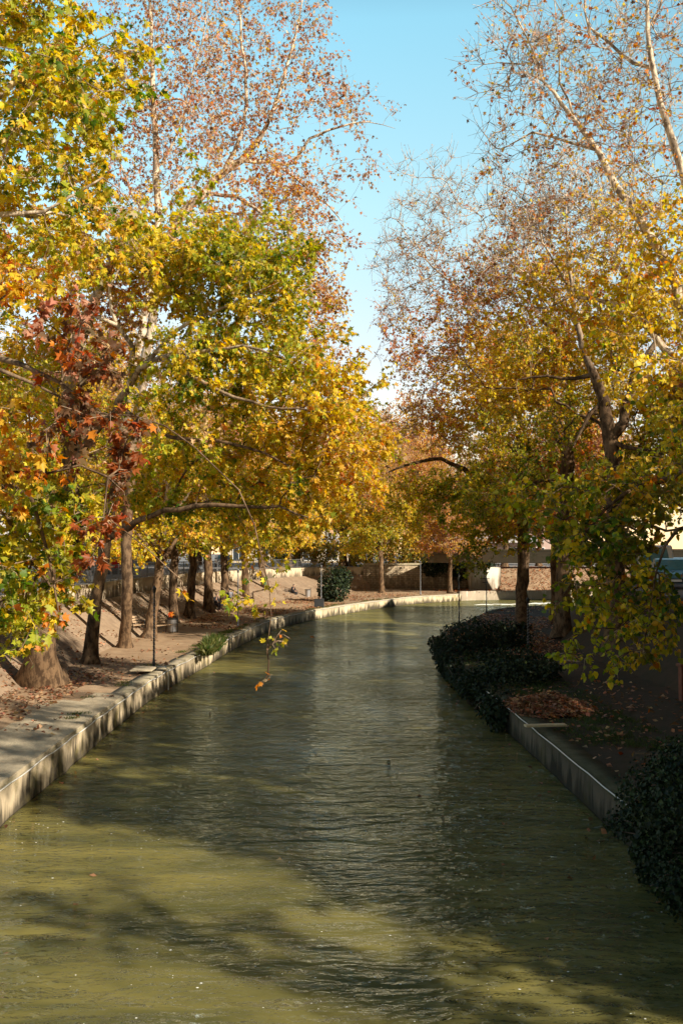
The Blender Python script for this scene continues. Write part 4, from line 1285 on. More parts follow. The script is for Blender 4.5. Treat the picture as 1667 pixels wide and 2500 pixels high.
plant_tree('plane_tree', 'unseen plane tree beside the bridge, crown shaped to shade the near water', I_limbs, I_blobs, 59, z0=QZ, zpale=10)

# ------------------------------------------------------------------ farther trees: four grown forms, copied
def form(seed, H, top, low, dens=.75, leaf=.25, lean=0.0, ctrunk=.36, bare=1.6):
    rs = random.Random(seed)
    tr = [(0, 0, 0, .40), (lean * .2, .05, 2.0, .33), (lean * .45, 0, 4.2, .30), (lean * .8, .1, 7.5, .25), (lean, 0, H * .55, .16), (lean * 1.1, .2, H * .85, .05)]
    limbs = [tr]
    blobs = []
    n = 7
    for k in range(n):
        a = 2 * math.pi * k / n + rs.uniform(-.4, .4)
        h0_ = rs.uniform(4.4, 6.8)
        r1_ = rs.uniform(3.2, 5.0)
        up = rs.uniform(2.2, 6.0)
        sx_, sy_ = math.cos(a), math.sin(a)
        f = lean * h0_ / 8
        limbs.append([(f, 0, h0_, .15), (f + sx_ * r1_ * .4, sy_ * r1_ * .4, h0_ + up * .55, .10), (f + sx_ * r1_ * .8, sy_ * r1_ * .8, h0_ + up * .9, .06), (f + sx_ * r1_ * 1.1, sy_ * r1_ * 1.1, h0_ + up, .02)])
        blobs.append(dict(c=(f + sx_ * r1_ * .9, sy_ * r1_ * .9, h0_ + up + .3), r=(2.3, 2.3, 1.7), dens=dens, pal=low, leaves=5, size=leaf, tmpl=FAR, tl=.8))
        blobs.append(dict(c=(f + sx_ * r1_ * .6, sy_ * r1_ * .6, H * rs.uniform(.5, .8)), r=(2.2, 2.2, 2.2), dens=dens * .8, pal=top, leaves=bare * 1.4, size=leaf * .85, tmpl=FAR, tl=.9, curl=.6))
    for k in range(5):
        a = 2 * math.pi * k / 5 + .4
        blobs.append(dict(c=(math.cos(a) * 3.6, math.sin(a) * 3.6, rs.uniform(6.0, 7.6)), r=(2.0, 2.0, 1.3), dens=dens, pal=low, leaves=5, size=leaf, tmpl=FAR, tl=.8))
    blobs.append(dict(c=(lean, 0, H * .6), r=(2.6, 2.6, 2.4), dens=dens, pal=low, leaves=4, size=leaf, tmpl=FAR, tl=.9))
    blobs.append(dict(c=(lean * 1.1, 0, H * .86), r=(2.4, 2.4, 3.0), dens=dens * .8, pal=top, leaves=bare, size=leaf * .85, tmpl=FAR, tl=.9, curl=.6))
    return grow(limbs, blobs, seed, z0=0, zpale=9, flare=.45)
FORMS = [form(101, 21, 'goldbrown', 'yellow', lean=1.2), form(103, 19, 'goldbrown', 'fresh', lean=.4), form(107, 23, 'brown', 'gold', lean=-.6), form(109, 17, 'goldbrown', 'goldbrown', lean=.2, bare=3.5)]
def stand(k, x, y, z, s, rz, label, group=None):
    e = empty('plane_tree', (x, y, z), rz, label, 'tree', group)
    e.scale = (s, s, s)
    for nm, me in zip(('trunk', 'branches', 'crown'), FORMS[k]):
        link(nm, me, e)
    return e
for (px, py, k, s, rz, lab) in (
    (365, 1557, 0, .8, 0.2, 'slanting tree beside the dark lamp post and wooden bench on the left bank'),
    (424, 1522, 1, .85, 1.5, 'upright tree directly behind the litter bin on the left bank'),
    (463, 1510, 2, .85, 2.6, 'left bank tree with a thick flared foot just beyond the litter bin'),
    (509, 1496, 3, 1.0, 4.0, 'left bank tree left of the shaded bench where somebody sits'),
    (546, 1490, 1, .95, 5.0, 'dark trunked tree directly behind the walker with a backpack'),
    (602, 1474, 2, .9, 0.9, 'left bank tree just beyond the walker with a backpack'),
    (650, 1462, 0, .95, 3.0, 'last left bank tree before the sitter in black'),
    (932, 1447, 1, .82, 2.0, 'lone tree in front of the sunlit part of the far stone wall'),
    (1098, 1447, 3, .72, 0.5, 'tree in the shade before the dark part of the far stone wall')):
    q = on_plane(px, py, QZ + .08)
    stand(k, q[0], q[1], QZ + .02, s, rz, lab)
rr_ = random.Random(5)
n_ = 0
for (x, y, s) in ((-15, 62, 1.0), (-16, 78, 1.05), (-20, 95, 1.1), (-12.5, 100, .9), (-24, 70, 1.0), (-7, 122, 1.0), (3, 124, .95), (11, 122, .9), (19, 126, .95), (27, 123, 1.0), (-28, 110, 1.05), (-16, 132, 1.1), (7, 140, 1.0), (4, 127, 1.3), (-3, 129, 1.25), (11, 130, 1.25), (-1, 150, 1.0), (16, 152, 1.0), (-31, 88, 1.0), (-26, 52, .95), (40, 130, 1.1), (2.5, 119.5, .8), (8.5, 119.8, .85), (14.5, 120.5, .8), (-3.5, 113.5, .8), (-10.5, 92, .85), (22, 119, .9)):
    k = n_ % 4
    stand(k, x, y, SZ if y > 100 or x < -12 else QZ, s * rr_.uniform(.92, 1.05), rr_.uniform(0, 6.28), 'golden brown street tree in the belt beyond the banks', 'street trees beyond the banks')
    n_ += 1
for (x, y, k, s, z, lab) in (
                          (19.5, 46, 1, .9, SZ, 'street tree at the right edge in front of the parked cars'),
                          (14.3, 60.5, 3, .9, QZ, 'thin dark trunk close behind the arching right bank tree'),
                          (19.5, 31, 0, .8, SZ - .1, 'unseen yellow street tree beside the pavement, added to shade the river'),  # from here on: unseen street trees, put in to shade river and bank
                          (20, 21, 1, .8, SZ - .1, 'unseen green yellow street tree nearer the bridge, added to shade the river'),
                          (20.5, 12, 2, .72, SZ - .1, 'unseen small street tree next to the bridge, added to shade the river'),
                          (19, 38.5, 3, .85, SZ - .1, 'unseen brown street tree before the grey block, added to shade the river')):
    stand(k, x, y, z, s, k * 1.3, lab)

#@@PLANTS
# ------------------------------------------------------------------ shrubs, ivy, leaf litter
def shrub(name, label, cat, blobs, seed, size, cols, count, tmpl=IVY, material='ivy', hang=.4, surf=.5, base=None):
    """leafy shrub: leaves over lumpy volumes, stems inside"""
    rs = np.random.RandomState(seed)
    pos, nrm = [], []
    st = MB()
    base = np.array(base if base is not None else np.mean([b[0] for b in blobs], axis=0) * (1, 1, 0) + (0, 0, min(b[0][2] - b[1][2] for b in blobs)))
    for c, r in blobs:
        c, r = np.array(c), np.array(r)
        n = int(count * (r[0] * r[1] + r[1] * r[2] + r[0] * r[2]))
        u = rs.normal(size=(n, 3)); u /= np.linalg.norm(u, axis=1, keepdims=True)
        rad = (1 - surf * rs.uniform(0, 1, n) ** 2.2) * (1 + .20 * fbm(u * 3.1, seed) + .10 * fbm(u * 8, seed + 1))
        pos.append(c + u * r * rad[:, None]); nrm.append(u)
        for k in range(7):
            a = c + rs.normal(size=3) * r * .45
            st.tube([base + rs.normal(0, .08, 3) * (1, 1, 0), (base + a) / 2 + rs.normal(0, .1, 3), a], [.025, .018, .008], 5)
    pos, nrm = np.concatenate(pos), np.concatenate(nrm)
    n = len(pos)
    tip = nrm * .4 + rs.normal(0, .6, (n, 3)); tip[:, 2] -= hang
    nn = nrm + rs.normal(0, .45, (n, 3)); nn[:, 2] += .3
    col = np.array(cols)[rs.randint(0, len(cols), n)] * rs.normal(1, .2, (n, 1))
    v, t, c = leaf_cloud(pos, tip, nn, size * rs.lognormal(0, .25, n), np.clip(col, .003, .9), tmpl, rs, .35, 0.0)
    e = empty(name, base, 0, label, cat)
    me = np_mesh('foliage', v, [t], M[material], c)
    shift(me, base)
    link('foliage', me, e)
    o = st.build('stems', M['dark_wood'], e)
    shift(o.data, base)
    return e
DG = [(.006, .016, .006), (.010, .024, .008), (.014, .030, .009), (.022, .036, .010)]
def bl(px, py, d, rx, ry, rd):
    return (P(px, py, d), (rx / FPX * d, rd, ry / FPX * d))
q = on_plane(818, 1470, QZ)
dd = q[1]
shrub('evergreen_shrub', 'dense round dark green shrub on the left bank edge at the bend', 'shrub', [bl(818, 1432, dd, 38, 42, 1.4), bl(835, 1410, dd, 25, 25, 1.0), bl(800, 1445, dd, 22, 25, 1.0)], 61, .17, DG + [(.05, .07, .02)], 300)
def trails(y0, y1, n, seed, x0=5.35, lo=0.0):
    rs = np.random.RandomState(seed)
    out = []
    for k in range(n):
        y_ = rs.uniform(y0, y1)
        xe = np.interp(y_, [p[1] for p in R_EDGE[:8]], [p[0] for p in R_EDGE[:8]])
        t_, b_ = rs.uniform(.75, 1.15), rs.uniform(lo, lo + .45)
        out.append(((xe - rs.uniform(.0, .45), y_, (t_ + b_) / 2), (rs.uniform(.15, .4), rs.uniform(.25, .7), (t_ - b_) / 2)))
    return out
shrub('ivy_mound', 'upper dark mound of trailing ivy hanging over the right quay edge', 'ivy', [bl(1160, 1572, 45, 85, 62, 1.8), bl(1245, 1565, 46, 55, 50, 1.4), bl(1125, 1605, 44, 50, 55, 1.2), bl(1190, 1625, 41, 60, 40, 1.2)] + trails(38, 50, 26, 3), 63, .11, DG, 520, hang=.9, surf=.7)
shrub('ivy_mound', 'lower dark mound of ivy beside the leaf pile on the right quay edge', 'ivy', [bl(1255, 1645, 34, 95, 64, 1.4), bl(1205, 1665, 35, 60, 58, 1.0), bl(1325, 1640, 35, 42, 40, .9), bl(1225, 1720, 31, 45, 40, .7)] + trails(28.6, 38.5, 24, 4), 65, .10, DG + [(.03, .05, .02)], 620, hang=.9, surf=.7)
rs_ = np.random.RandomState(21)
iv = [bl(1650, 1950, 14.5, 120, 90, 1.0), bl(1690, 1870, 15, 90, 70, .8), bl(1590, 1985, 15.3, 60, 45, .6), bl(1530, 2010, 16, 50, 30, .5)]
for k in range(26):                                    # trails of ivy down the wall face into the water
    y_ = rs_.uniform(10.5, 16.2)
    x_ = 5.35 - rs_.uniform(0, .35) - (.25 if y_ < 14.5 else 0)
    top_, bot_ = rs_.uniform(.75, 1.25), rs_.uniform(-.05, .35)
    iv.append(((x_, y_, (top_ + bot_) / 2), (rs_.uniform(.10, .3), rs_.uniform(.14, .4), (top_ - bot_) / 2)))
shrub('ivy_mound', 'large ivy curtain draped down the right wall at the bottom corner', 'ivy', iv, 67, .06, DG + [(.04, .065, .02)], 1900, hang=.9, surf=.75, base=(5.7, 14.3, QZ))
GS = [(.30, .22, .03), (.42, .28, .03), (.20, .20, .03), (.36, .18, .04), (.12, .14, .02)]
for k, (x, y, lab) in enumerate(((5.5, 119.0, 'low golden shrub above the left end of the far stone wall'), (9.2, 119.2, 'golden shrub right behind the sunlit middle of the far stone wall'), (12.8, 119.4, 'olive gold shrub above the shaded part of the far stone wall'), (0.5, 118.6, 'yellow shrub on the street corner left of the far stone wall'), (-3.6, 117.0, 'yellowish shrub beyond the last stretch of railing'))):
    shrub('garden_shrub', lab, 'shrub', [((x, y, SZ + 1.5), (2.3, 1.1, 1.7)), ((x + 1.1, y + .2, SZ + 2.8), (1.5, 1.0, 1.5)), ((x - 1.0, y, SZ + 2.4), (1.4, 1.0, 1.6))], 80 + k, .2, GS, 150, material='leaf', hang=.4)
shrub('ivy_mound', 'dark ivy spilling over the shaded top of the far stone wall', 'ivy', [((14.6, 116.2, 4.2), (2.6, .7, 1.1)), ((13.0, 116.0, 3.3), (1.3, .5, .9)), ((16.2, 116.2, 3.2), (1.2, .5, 1.2)), ((18.6, 115.5, 4.0), (1.6, 1.2, .7))], 90, .2, DG, 220, hang=.9)
def litter(name, label, areas, seed, size=.12, pal='redbrown', zoff=.015, lift=.02):
    rs = np.random.RandomState(seed)
    pos = np.concatenate(areas)
    n = len(pos)
    pos = pos + np.c_[np.zeros((n, 2)), zoff + rs.uniform(0, lift, n)]
    tip = rs.normal(size=(n, 3)); tip[:, 2] *= .25
    nrm = rs.normal(0, .3, (n, 3)); nrm[:, 2] += 1
    col = pal_colors(pal, rs.uniform(0, 1, n), rs)
    v, t, c = leaf_cloud(pos, tip, nrm, size * rs.lognormal(0, .2, n), col, FAR, rs, .5)
    me = np_mesh(name, v, [t], M['leaf'], c)
    return link(name, me)
def between(rs, A, B, n, w0=0, w1=1, t0=0, t1=1, clump=0, seed=0, za=QZ, zb=QZ):
    A, B = np.asarray(A, float), np.asarray(B, float)
    def at_(pl, t):
        s = np.r_[0, np.cumsum(np.linalg.norm(np.diff(pl, axis=0), axis=1))]
        return np.stack([np.interp(t * s[-1], s, pl[:, k]) for k in range(2)], 1)
    t = rs.uniform(t0, t1, n)
    w = rs.uniform(w0, w1, n)
    p = at_(A, t) * (1 - w)[:, None] + at_(B, t) * w[:, None]
    p = np.c_[p, za * (1 - w) + zb * w]
    if clump:
        keep = fbm(p * .55, seed) + .5 * fbm(p * 2.1, seed + 1) + rs.normal(0, .25, n) > clump
        p = p[keep]
    return p
rs_ = np.random.RandomState(77)
Lq = off_poly(L_EDGE, .4)
areas = [between(rs_, Lq, L_FOOT, 4500, 0, 1, .25, 1, .5, 1, QZ + .05, QZ + .12), between(rs_, Lq, L_FOOT, 9000, 0, .9, .55, .95, .1, 3, QZ + .05, QZ + .1),
         between(rs_, Lq, L_FOOT, 900, .4, 1, .3, .42, -.3, 4, QZ + .05, QZ + .1)]
tag(litter('fallen_leaves', None, areas, 5, .13, 'litter'), 'brown fallen leaves scattered over the left bank path', 'leaves', kind='stuff')
areas = [between(rs_, L_FOOT, L_TOP, 7000, 0, .95, .2, 1, .15, 8, QZ + .14, 2.5)]
tag(litter('fallen_leaves', None, areas, 6, .13, 'litter', .03), 'dry leaves scattered on the left slope', 'leaves', kind='stuff')
areas = [between(rs_, off_poly(R_EDGE, -.4), R_FOOT, 5200, 0, 1, .1, .75, .1, 9, QZ + .05, QZ + .15), between(rs_, off_poly(R_EDGE, -.3), R_FOOT, 6000, 0, .9, .40, .60, -.6, 10, QZ + .06, QZ + .15)]
tag(litter('fallen_leaves', None, areas, 7, .13, 'litter'), 'dull fallen leaves covering the shaded right bank', 'leaves', kind='stuff')
areas = [between(rs_, [(15, 108), (40, 114)], [(12, 116), (40, 119.5)], 2500, 0, 1, 0, 1, -.1, 11, QZ + .1, QZ + .2), between(rs_, [(20.6, 114.0), (40, 116)], [(20.6, 118.5), (40, 120.5)], 3000, 0, 1, 0, 1, -.1, 12, QZ + .12, SZ + .1)]
tag(litter('fallen_leaves', None, areas, 8, .17, 'redbrown', .05), 'rust brown leaves on the far sunny slope beyond the bend', 'leaves', kind='stuff')
# swept leaf pile
pc = on_plane(1362, 1745, QZ)
rs_ = np.random.RandomState(5)
u = rs_.uniform(-1, 1, (6200, 2)); u = u[(u ** 2).sum(1) < 1 + .3 * rs_.normal(size=len(u))]; u = u[np.abs(u).max(1) < 1.3]
hh = np.clip(1 - (u ** 2).sum(1), 0, 1) ** .8 * (.27 + .12 * fbm(np.c_[u * 4, u[:, :1]], 3))
pile = np.c_[pc[0] + u[:, 0] * 1.15, pc[1] + .9 + u[:, 1] * 1.6, QZ + .02 + hh]
lp = litter('leaf_pile', None, [pile], 9, .12, 'litter', .01, .05)
tag(lp, 'heap of swept rust brown leaves beside the ivy on the right quay', 'leaf pile')
core = MB()
core_o = None
# grass tufts
def grass(name, label, cat, pts, seed, n, h, cols, kind=None):
    rs = np.random.RandomState(seed)
    pts = np.asarray(pts)
    p = pts[rs.randint(0, len(pts), n)] + rs.normal(0, .12, (n, 3)) * (1, 1, 0)
    d = rs.normal(0, .45, (n, 3)); d[:, 2] = 1
    d /= np.linalg.norm(d, axis=1, keepdims=True)
    s = np.cross(d, rs.normal(size=(n, 3))); s /= np.linalg.norm(s, axis=1, keepdims=True)
    hh = h * rs.uniform(.4, 1.2, n)[:, None]
    b = d + rs.normal(0, .4, (n, 3)); b[:, 2] -= .3
    V = np.stack([p - s * .008, p + s * .008, p + d * hh * .6 + s * .005, p + d * hh * .6 + b * hh * .4], 1).reshape(-1, 3)
    T = (np.array([[0, 1, 2], [0, 2, 3]])[None] + (np.arange(n) * 4)[:, None, None]).reshape(-1, 3)
    col = np.array(cols)[rs.randint(0, len(cols), n)] * rs.normal(1, .15, (n, 1))
    me = np_mesh(name, V, [T], M['leaf'], np.repeat(np.clip(col, .004, .9), 4, axis=0))
    return tag(link(name, me), label, cat, kind=kind)
GC = [(.06, .10, .02), (.10, .13, .03), (.16, .15, .04)]
rs_ = np.random.RandomState(8)
q = between(rs_, off_poly(R_EDGE, -.5), R_FOOT, 600, 0, .45, .25, .42, 0, 13, QZ + .02, QZ + .05)
grass('grass', 'thin green grass on the shaded right bank', 'grass', q, 3, 16000, .11, [(.05, .08, .02), (.07, .09, .025)], 'stuff')
q = [on_plane(515 + k * 2.5, 1578 - k * 1.5 + (k % 3) * 8, QZ + .02) for k in range(-4, 8)]
g = grass('grass_tuft', 'green tuft of grass growing out of the left quay edge', 'grass', q, 4, 2600, .5, GC)
q = between(rs_, off_poly(L_EDGE, .5), off_poly(L_EDGE, 1.0), 240, 0, 1, .3, .9, .2, 14, QZ + .02, QZ + .02)
grass('grass', 'short grass along the left quay edge', 'grass', q, 5, 7000, .10, GC, 'stuff')

#@@OBJECTS
# ------------------------------------------------------------------ lamp posts wound with light strings
def lamp_post(loc, h, label, turns=9, tone='iron'):
    e = empty('lamp_post', loc, 0, label, 'lamp post', 'slim lamp posts along the river')
    m = MB()
    m.lathe([(.085, 0), (.085, .05), (.06, .09), (.048, .35), (.036, .4), (.032, h * .97), (.03, h)], (0, 0, 0), 12)
    m.build('pole', M[tone], e)
    m = MB()
    m.lathe([(.02, h), (.05, h + .02), (.075, h + .16), (.085, h + .17), (.03, h + .24), (.01, h + .28)], (0, 0, 0), 10)
    m.build('lamp_head', M[tone], e)
    pts = []
    for k in range(turns * 12 + 1):
        a = k / 12 * 2 * math.pi
        z = h * .12 + (h * .82) * k / (turns * 12)
        pts.append((.052 * math.cos(a), .052 * math.sin(a), z))
    MB().tube(pts, .007, 5).build('light_string', M['string'], e)
    return e
def post_at(px, ptop, pbot, z, label, **kw):
    q = on_plane(px, pbot, z)
    h = (pbot - ptop) / FPX * q[1]
    return lamp_post((q[0], q[1], z), h, label, **kw)
post_at(376, 1450, 1634, QZ + .03, 'dark lamp post wound with wire on the left bank beside the terrace steps', turns=16)
post_at(581, 1400, 1530, QZ + .03, 'grey green lamp post on the left bank near the walker with a backpack', turns=10, tone='rail')
post_at(784, 1388, 1480, QZ + .03, 'lamp post on the left bank close to the round dark shrub', turns=6, tone='rail')
post_at(1026, 1376, 1452, QZ + .1, 'thin lamp post in front of the shaded far stone wall', turns=6, tone='rail')
post_at(1120, 1396, 1543, QZ + .05, 'black lamp post standing before the upper ivy mound at the water', turns=6)
post_at(1187, 1390, 1495, QZ + .05, 'thin black lamp post at the tip of the leafy right bank', turns=4)
post_at(1289, 1475, 1612, QZ + .05, 'post wound with a pale spiral of lights between the two ivy mounds', turns=15)

# cables clipped to the quay faces
def cable(pl, off, z, label, seed, sag=.04, t0=0, t1=1):
    p3 = catmull([(x, y, 0) for x, y in off_poly(pl, off)], .6)
    p3 = p3[int(t0 * len(p3)):int(t1 * len(p3))]
    rs = np.random.RandomState(seed)
    s = np.r_[0, np.cumsum(np.linalg.norm(np.diff(p3, axis=0), axis=1))]
    p3[:, 2] = z - sag * np.abs(np.sin(s / 2.6 * math.pi)) + rs.normal(0, .004, len(p3))
    return tag(MB().tube(p3, .013, 6).build('light_cable', M['wire']), label, 'cable')
cable(L_EDGE, -.05, QZ - .02, 'white light cable strung along the face of the left quay wall', 3)
cable(R_EDGE[:9], .05, QZ - .0, 'thin white cable strung along the right quay wall', 4, .02, .02, .5)

# drain hose hanging at the left quay, plank, blocks
q = on_plane(405, 1637, QZ)
MBt = MB().tube([(q[0] - .45, q[1] + .1, QZ + .13), (q[0] - .05, q[1] + .05, QZ + .14), (q[0] + .1, q[1], QZ + .05), (q[0] + .1, q[1], .02)], .022, 6)
tag(MBt.build('drain_pipe', M['wire']), 'thin pale pipe hanging from the left quay wall into the water', 'pipe')
def block(px, py, s, label, rz=0):
    q = on_plane(px, py, QZ)
    o = MB().box((0, 0, s[2] / 2), s, bev=.03).build('stone_block', M['concrete'])
    o.location = (q[0], q[1], QZ + .10)
    o.rotation_euler = (0, 0, rz)
    return tag(o, label, 'block')
nb_ = MB().box((0, 0, .05), (1.0, 2.6, .10), bev=.03).build('stone_block', M['concrete'])
nb_.location = (-6.42, 17.95, QZ + .05)
tag(nb_, 'pale concrete block at the left frame edge on the quay', 'block')
block(352, 1641, (.8, 1.4, .06), 'flat concrete step block at the foot of the dark left lamp post')
q = on_plane(1335, 1777, QZ + .1)
pk = MB().box((0, 0, .03), (1.05, .22, .05), bev=.008).build('plank', M['plank'])
pk.location = (q[0], q[1] + .2, QZ + .10)
pk.rotation_euler = (0, 0, .12)
tag(pk, 'pale wooden plank lying across the right quay edge', 'plank')
# wooden post at the right edge
q = on_plane(1668, 1720, QZ)
pe = empty('wooden_post', (q[0], q[1], QZ), .1, 'reddish wooden post at the right frame edge', 'post')
MB().box((0, 0, .55), (.22, .22, 1.1), bev=.015).build('upright', M['red_wood'], pe)
MB().box((0, 0, 1.14), (.32, .32, .08), bev=.02).build('cap', M['red_wood'], pe)

# ------------------------------------------------------------------ railing on the parapet
def railing(pl, z, label, t0, t1, step=2.0, h=.92):
    p3 = catmull([(x, y, 0) for x, y in pl], .25)
    s = np.r_[0, np.cumsum(np.linalg.norm(np.diff(p3, axis=0), axis=1))]
    def at_(d):
        return Vector((np.interp(d, s, p3[:, 0]), np.interp(d, s, p3[:, 1]), z))
    e = empty('railing', at_(t0), 0, label, 'railing')
    o = e.location
    d = t0
    while d < t1:
        a, b = at_(d) - o, at_(d + step) - o
        m = MB()
        up = Vector((0, 0, 1))
        m.box(a + up * (h / 2 + .02), (.06, .06, h + .08), bev=.008)
        m.build('post', M['rail'], e)
        m = MB()
        m.tube([a + up * h, b + up * h], .025, 6)
        m.tube([a + up * .12, b + up * .12], .016, 5)
        m.tube([a + up * (h - .22), b + up * (h - .22)], .014, 5)
        nb = 10
        for k in range(1, nb):
            p = a.lerp(b, k / nb)
            m.tube([p + up * .12, p + up * (h - .22)], .010, 5)
        for k in range(2):                                   # crossed ornament in each half
            p0, p1 = a.lerp(b, k / 2 + .06), a.lerp(b, k / 2 + .44)
            c_ = (p0 + p1) / 2
            r_ = .09
            ring = [c_ + (b - a).normalized() * r_ * math.cos(t * math.pi / 6) + up * (h - .11 + r_ * math.sin(t * math.pi / 6)) for t in range(13)]
            m.tube(ring, .009, 4, cap=False)
        m.build('panel', M['rail'], e)
        d += step
    return e
railing(off_poly(L_TOP, .15), SZ + .02, 'grey iron railing along the top of the left parapet wall', 44, 128)

# ------------------------------------------------------------------ bench, bins
def bench(loc, rz, label, wood='wood'):
    e = empty('bench', loc, rz, label, 'bench', 'park benches on the left bank')
    for k in range(4):
        MB().box((0, -.02 + k * .11, .45), (1.7, .09, .035), bev=.006).build('seat_slat', M[wood], e)
    for k in range(3):
        MB().box((0, .40 + k * .04, .58 + k * .13), (1.7, .035, .09), bev=.006, rx=-.28).build('back_slat', M[wood], e)
    for s in (-1, 1):
        m = MB()
        x = s * .72
        m.tube([(x, -.06, 0), (x, -.06, .62), (x, -.02, .66), (x, .30, .66), (x, .39, .62)], .022, 6)
        m.tube([(x, .40, 0), (x, .36, .42), (x, .50, .92)], .022, 6)
        m.tube([(x, -.06, .41), (x, .38, .41)], .02, 6)
        m.build('side_frame', M['iron'], e)
    return e
q = on_plane(400, 1548, QZ + .05)
bench((q[0], q[1], QZ + .07), R(62), 'pale slatted bench facing the water beside the slanting trunk')
q = on_plane(352, 1556, QZ + .05)
bench((q[0] - .6, q[1] + 1.5, QZ + .12), R(75), 'slatted bench at the slope foot left of the slanting trunk')
q = on_plane(528, 1493, QZ + .05)
bench((q[0], q[1], QZ + .07), R(55), 'dark bench in the shade of a tree, somebody sitting on it', 'dark_wood')
bq2 = q
q = on_plane(716, 1460, QZ + .05)
bench((q[0], q[1], QZ + .07), R(60), 'dark bench on the far left bank under the sitter in black', 'dark_wood')
bq3 = q
def bin_(loc, label):
    e = empty('litter_bin', loc, 0, label, 'bin')
    MB().lathe([(.19, .05), (.22, .08), (.26, .75), (.27, .76), (.25, .70), (.20, .12)], (0, 0, 0), 16).build('basket', M['silver_paint'], e)
    MB().lathe([(.285, .74), (.285, .80), (.26, .80)], (0, 0, 0), 16).build('rim', M['iron'], e)
    MB().tube([(.29, 0, 0), (.29, 0, .95)], .025, 8).build('post', M['iron'], e)
    return e
q = on_plane(421, 1545, QZ + .05)
bin_((q[0], q[1], QZ + .05), 'small grey litter bin beside the pale bench on the left bank')
q = on_plane(751, 1459, QZ + .05)
bin_((q[0], q[1], QZ + .05), 'dark little bin to the right of the sitter in black')
MBk = MB().box((0, 0, .3), (.8, .6, .6), bev=.03)
MBk.box((0, 0, .63), (.84, .64, .06), bev=.015)
q = on_plane(779, 1482, QZ + .05)
o = MBk.build('utility_box', M['iron'])
o.location = (q[0], q[1], QZ + .05)
tag(o, 'low dark box at the foot of the lamp post near the round shrub', 'box')

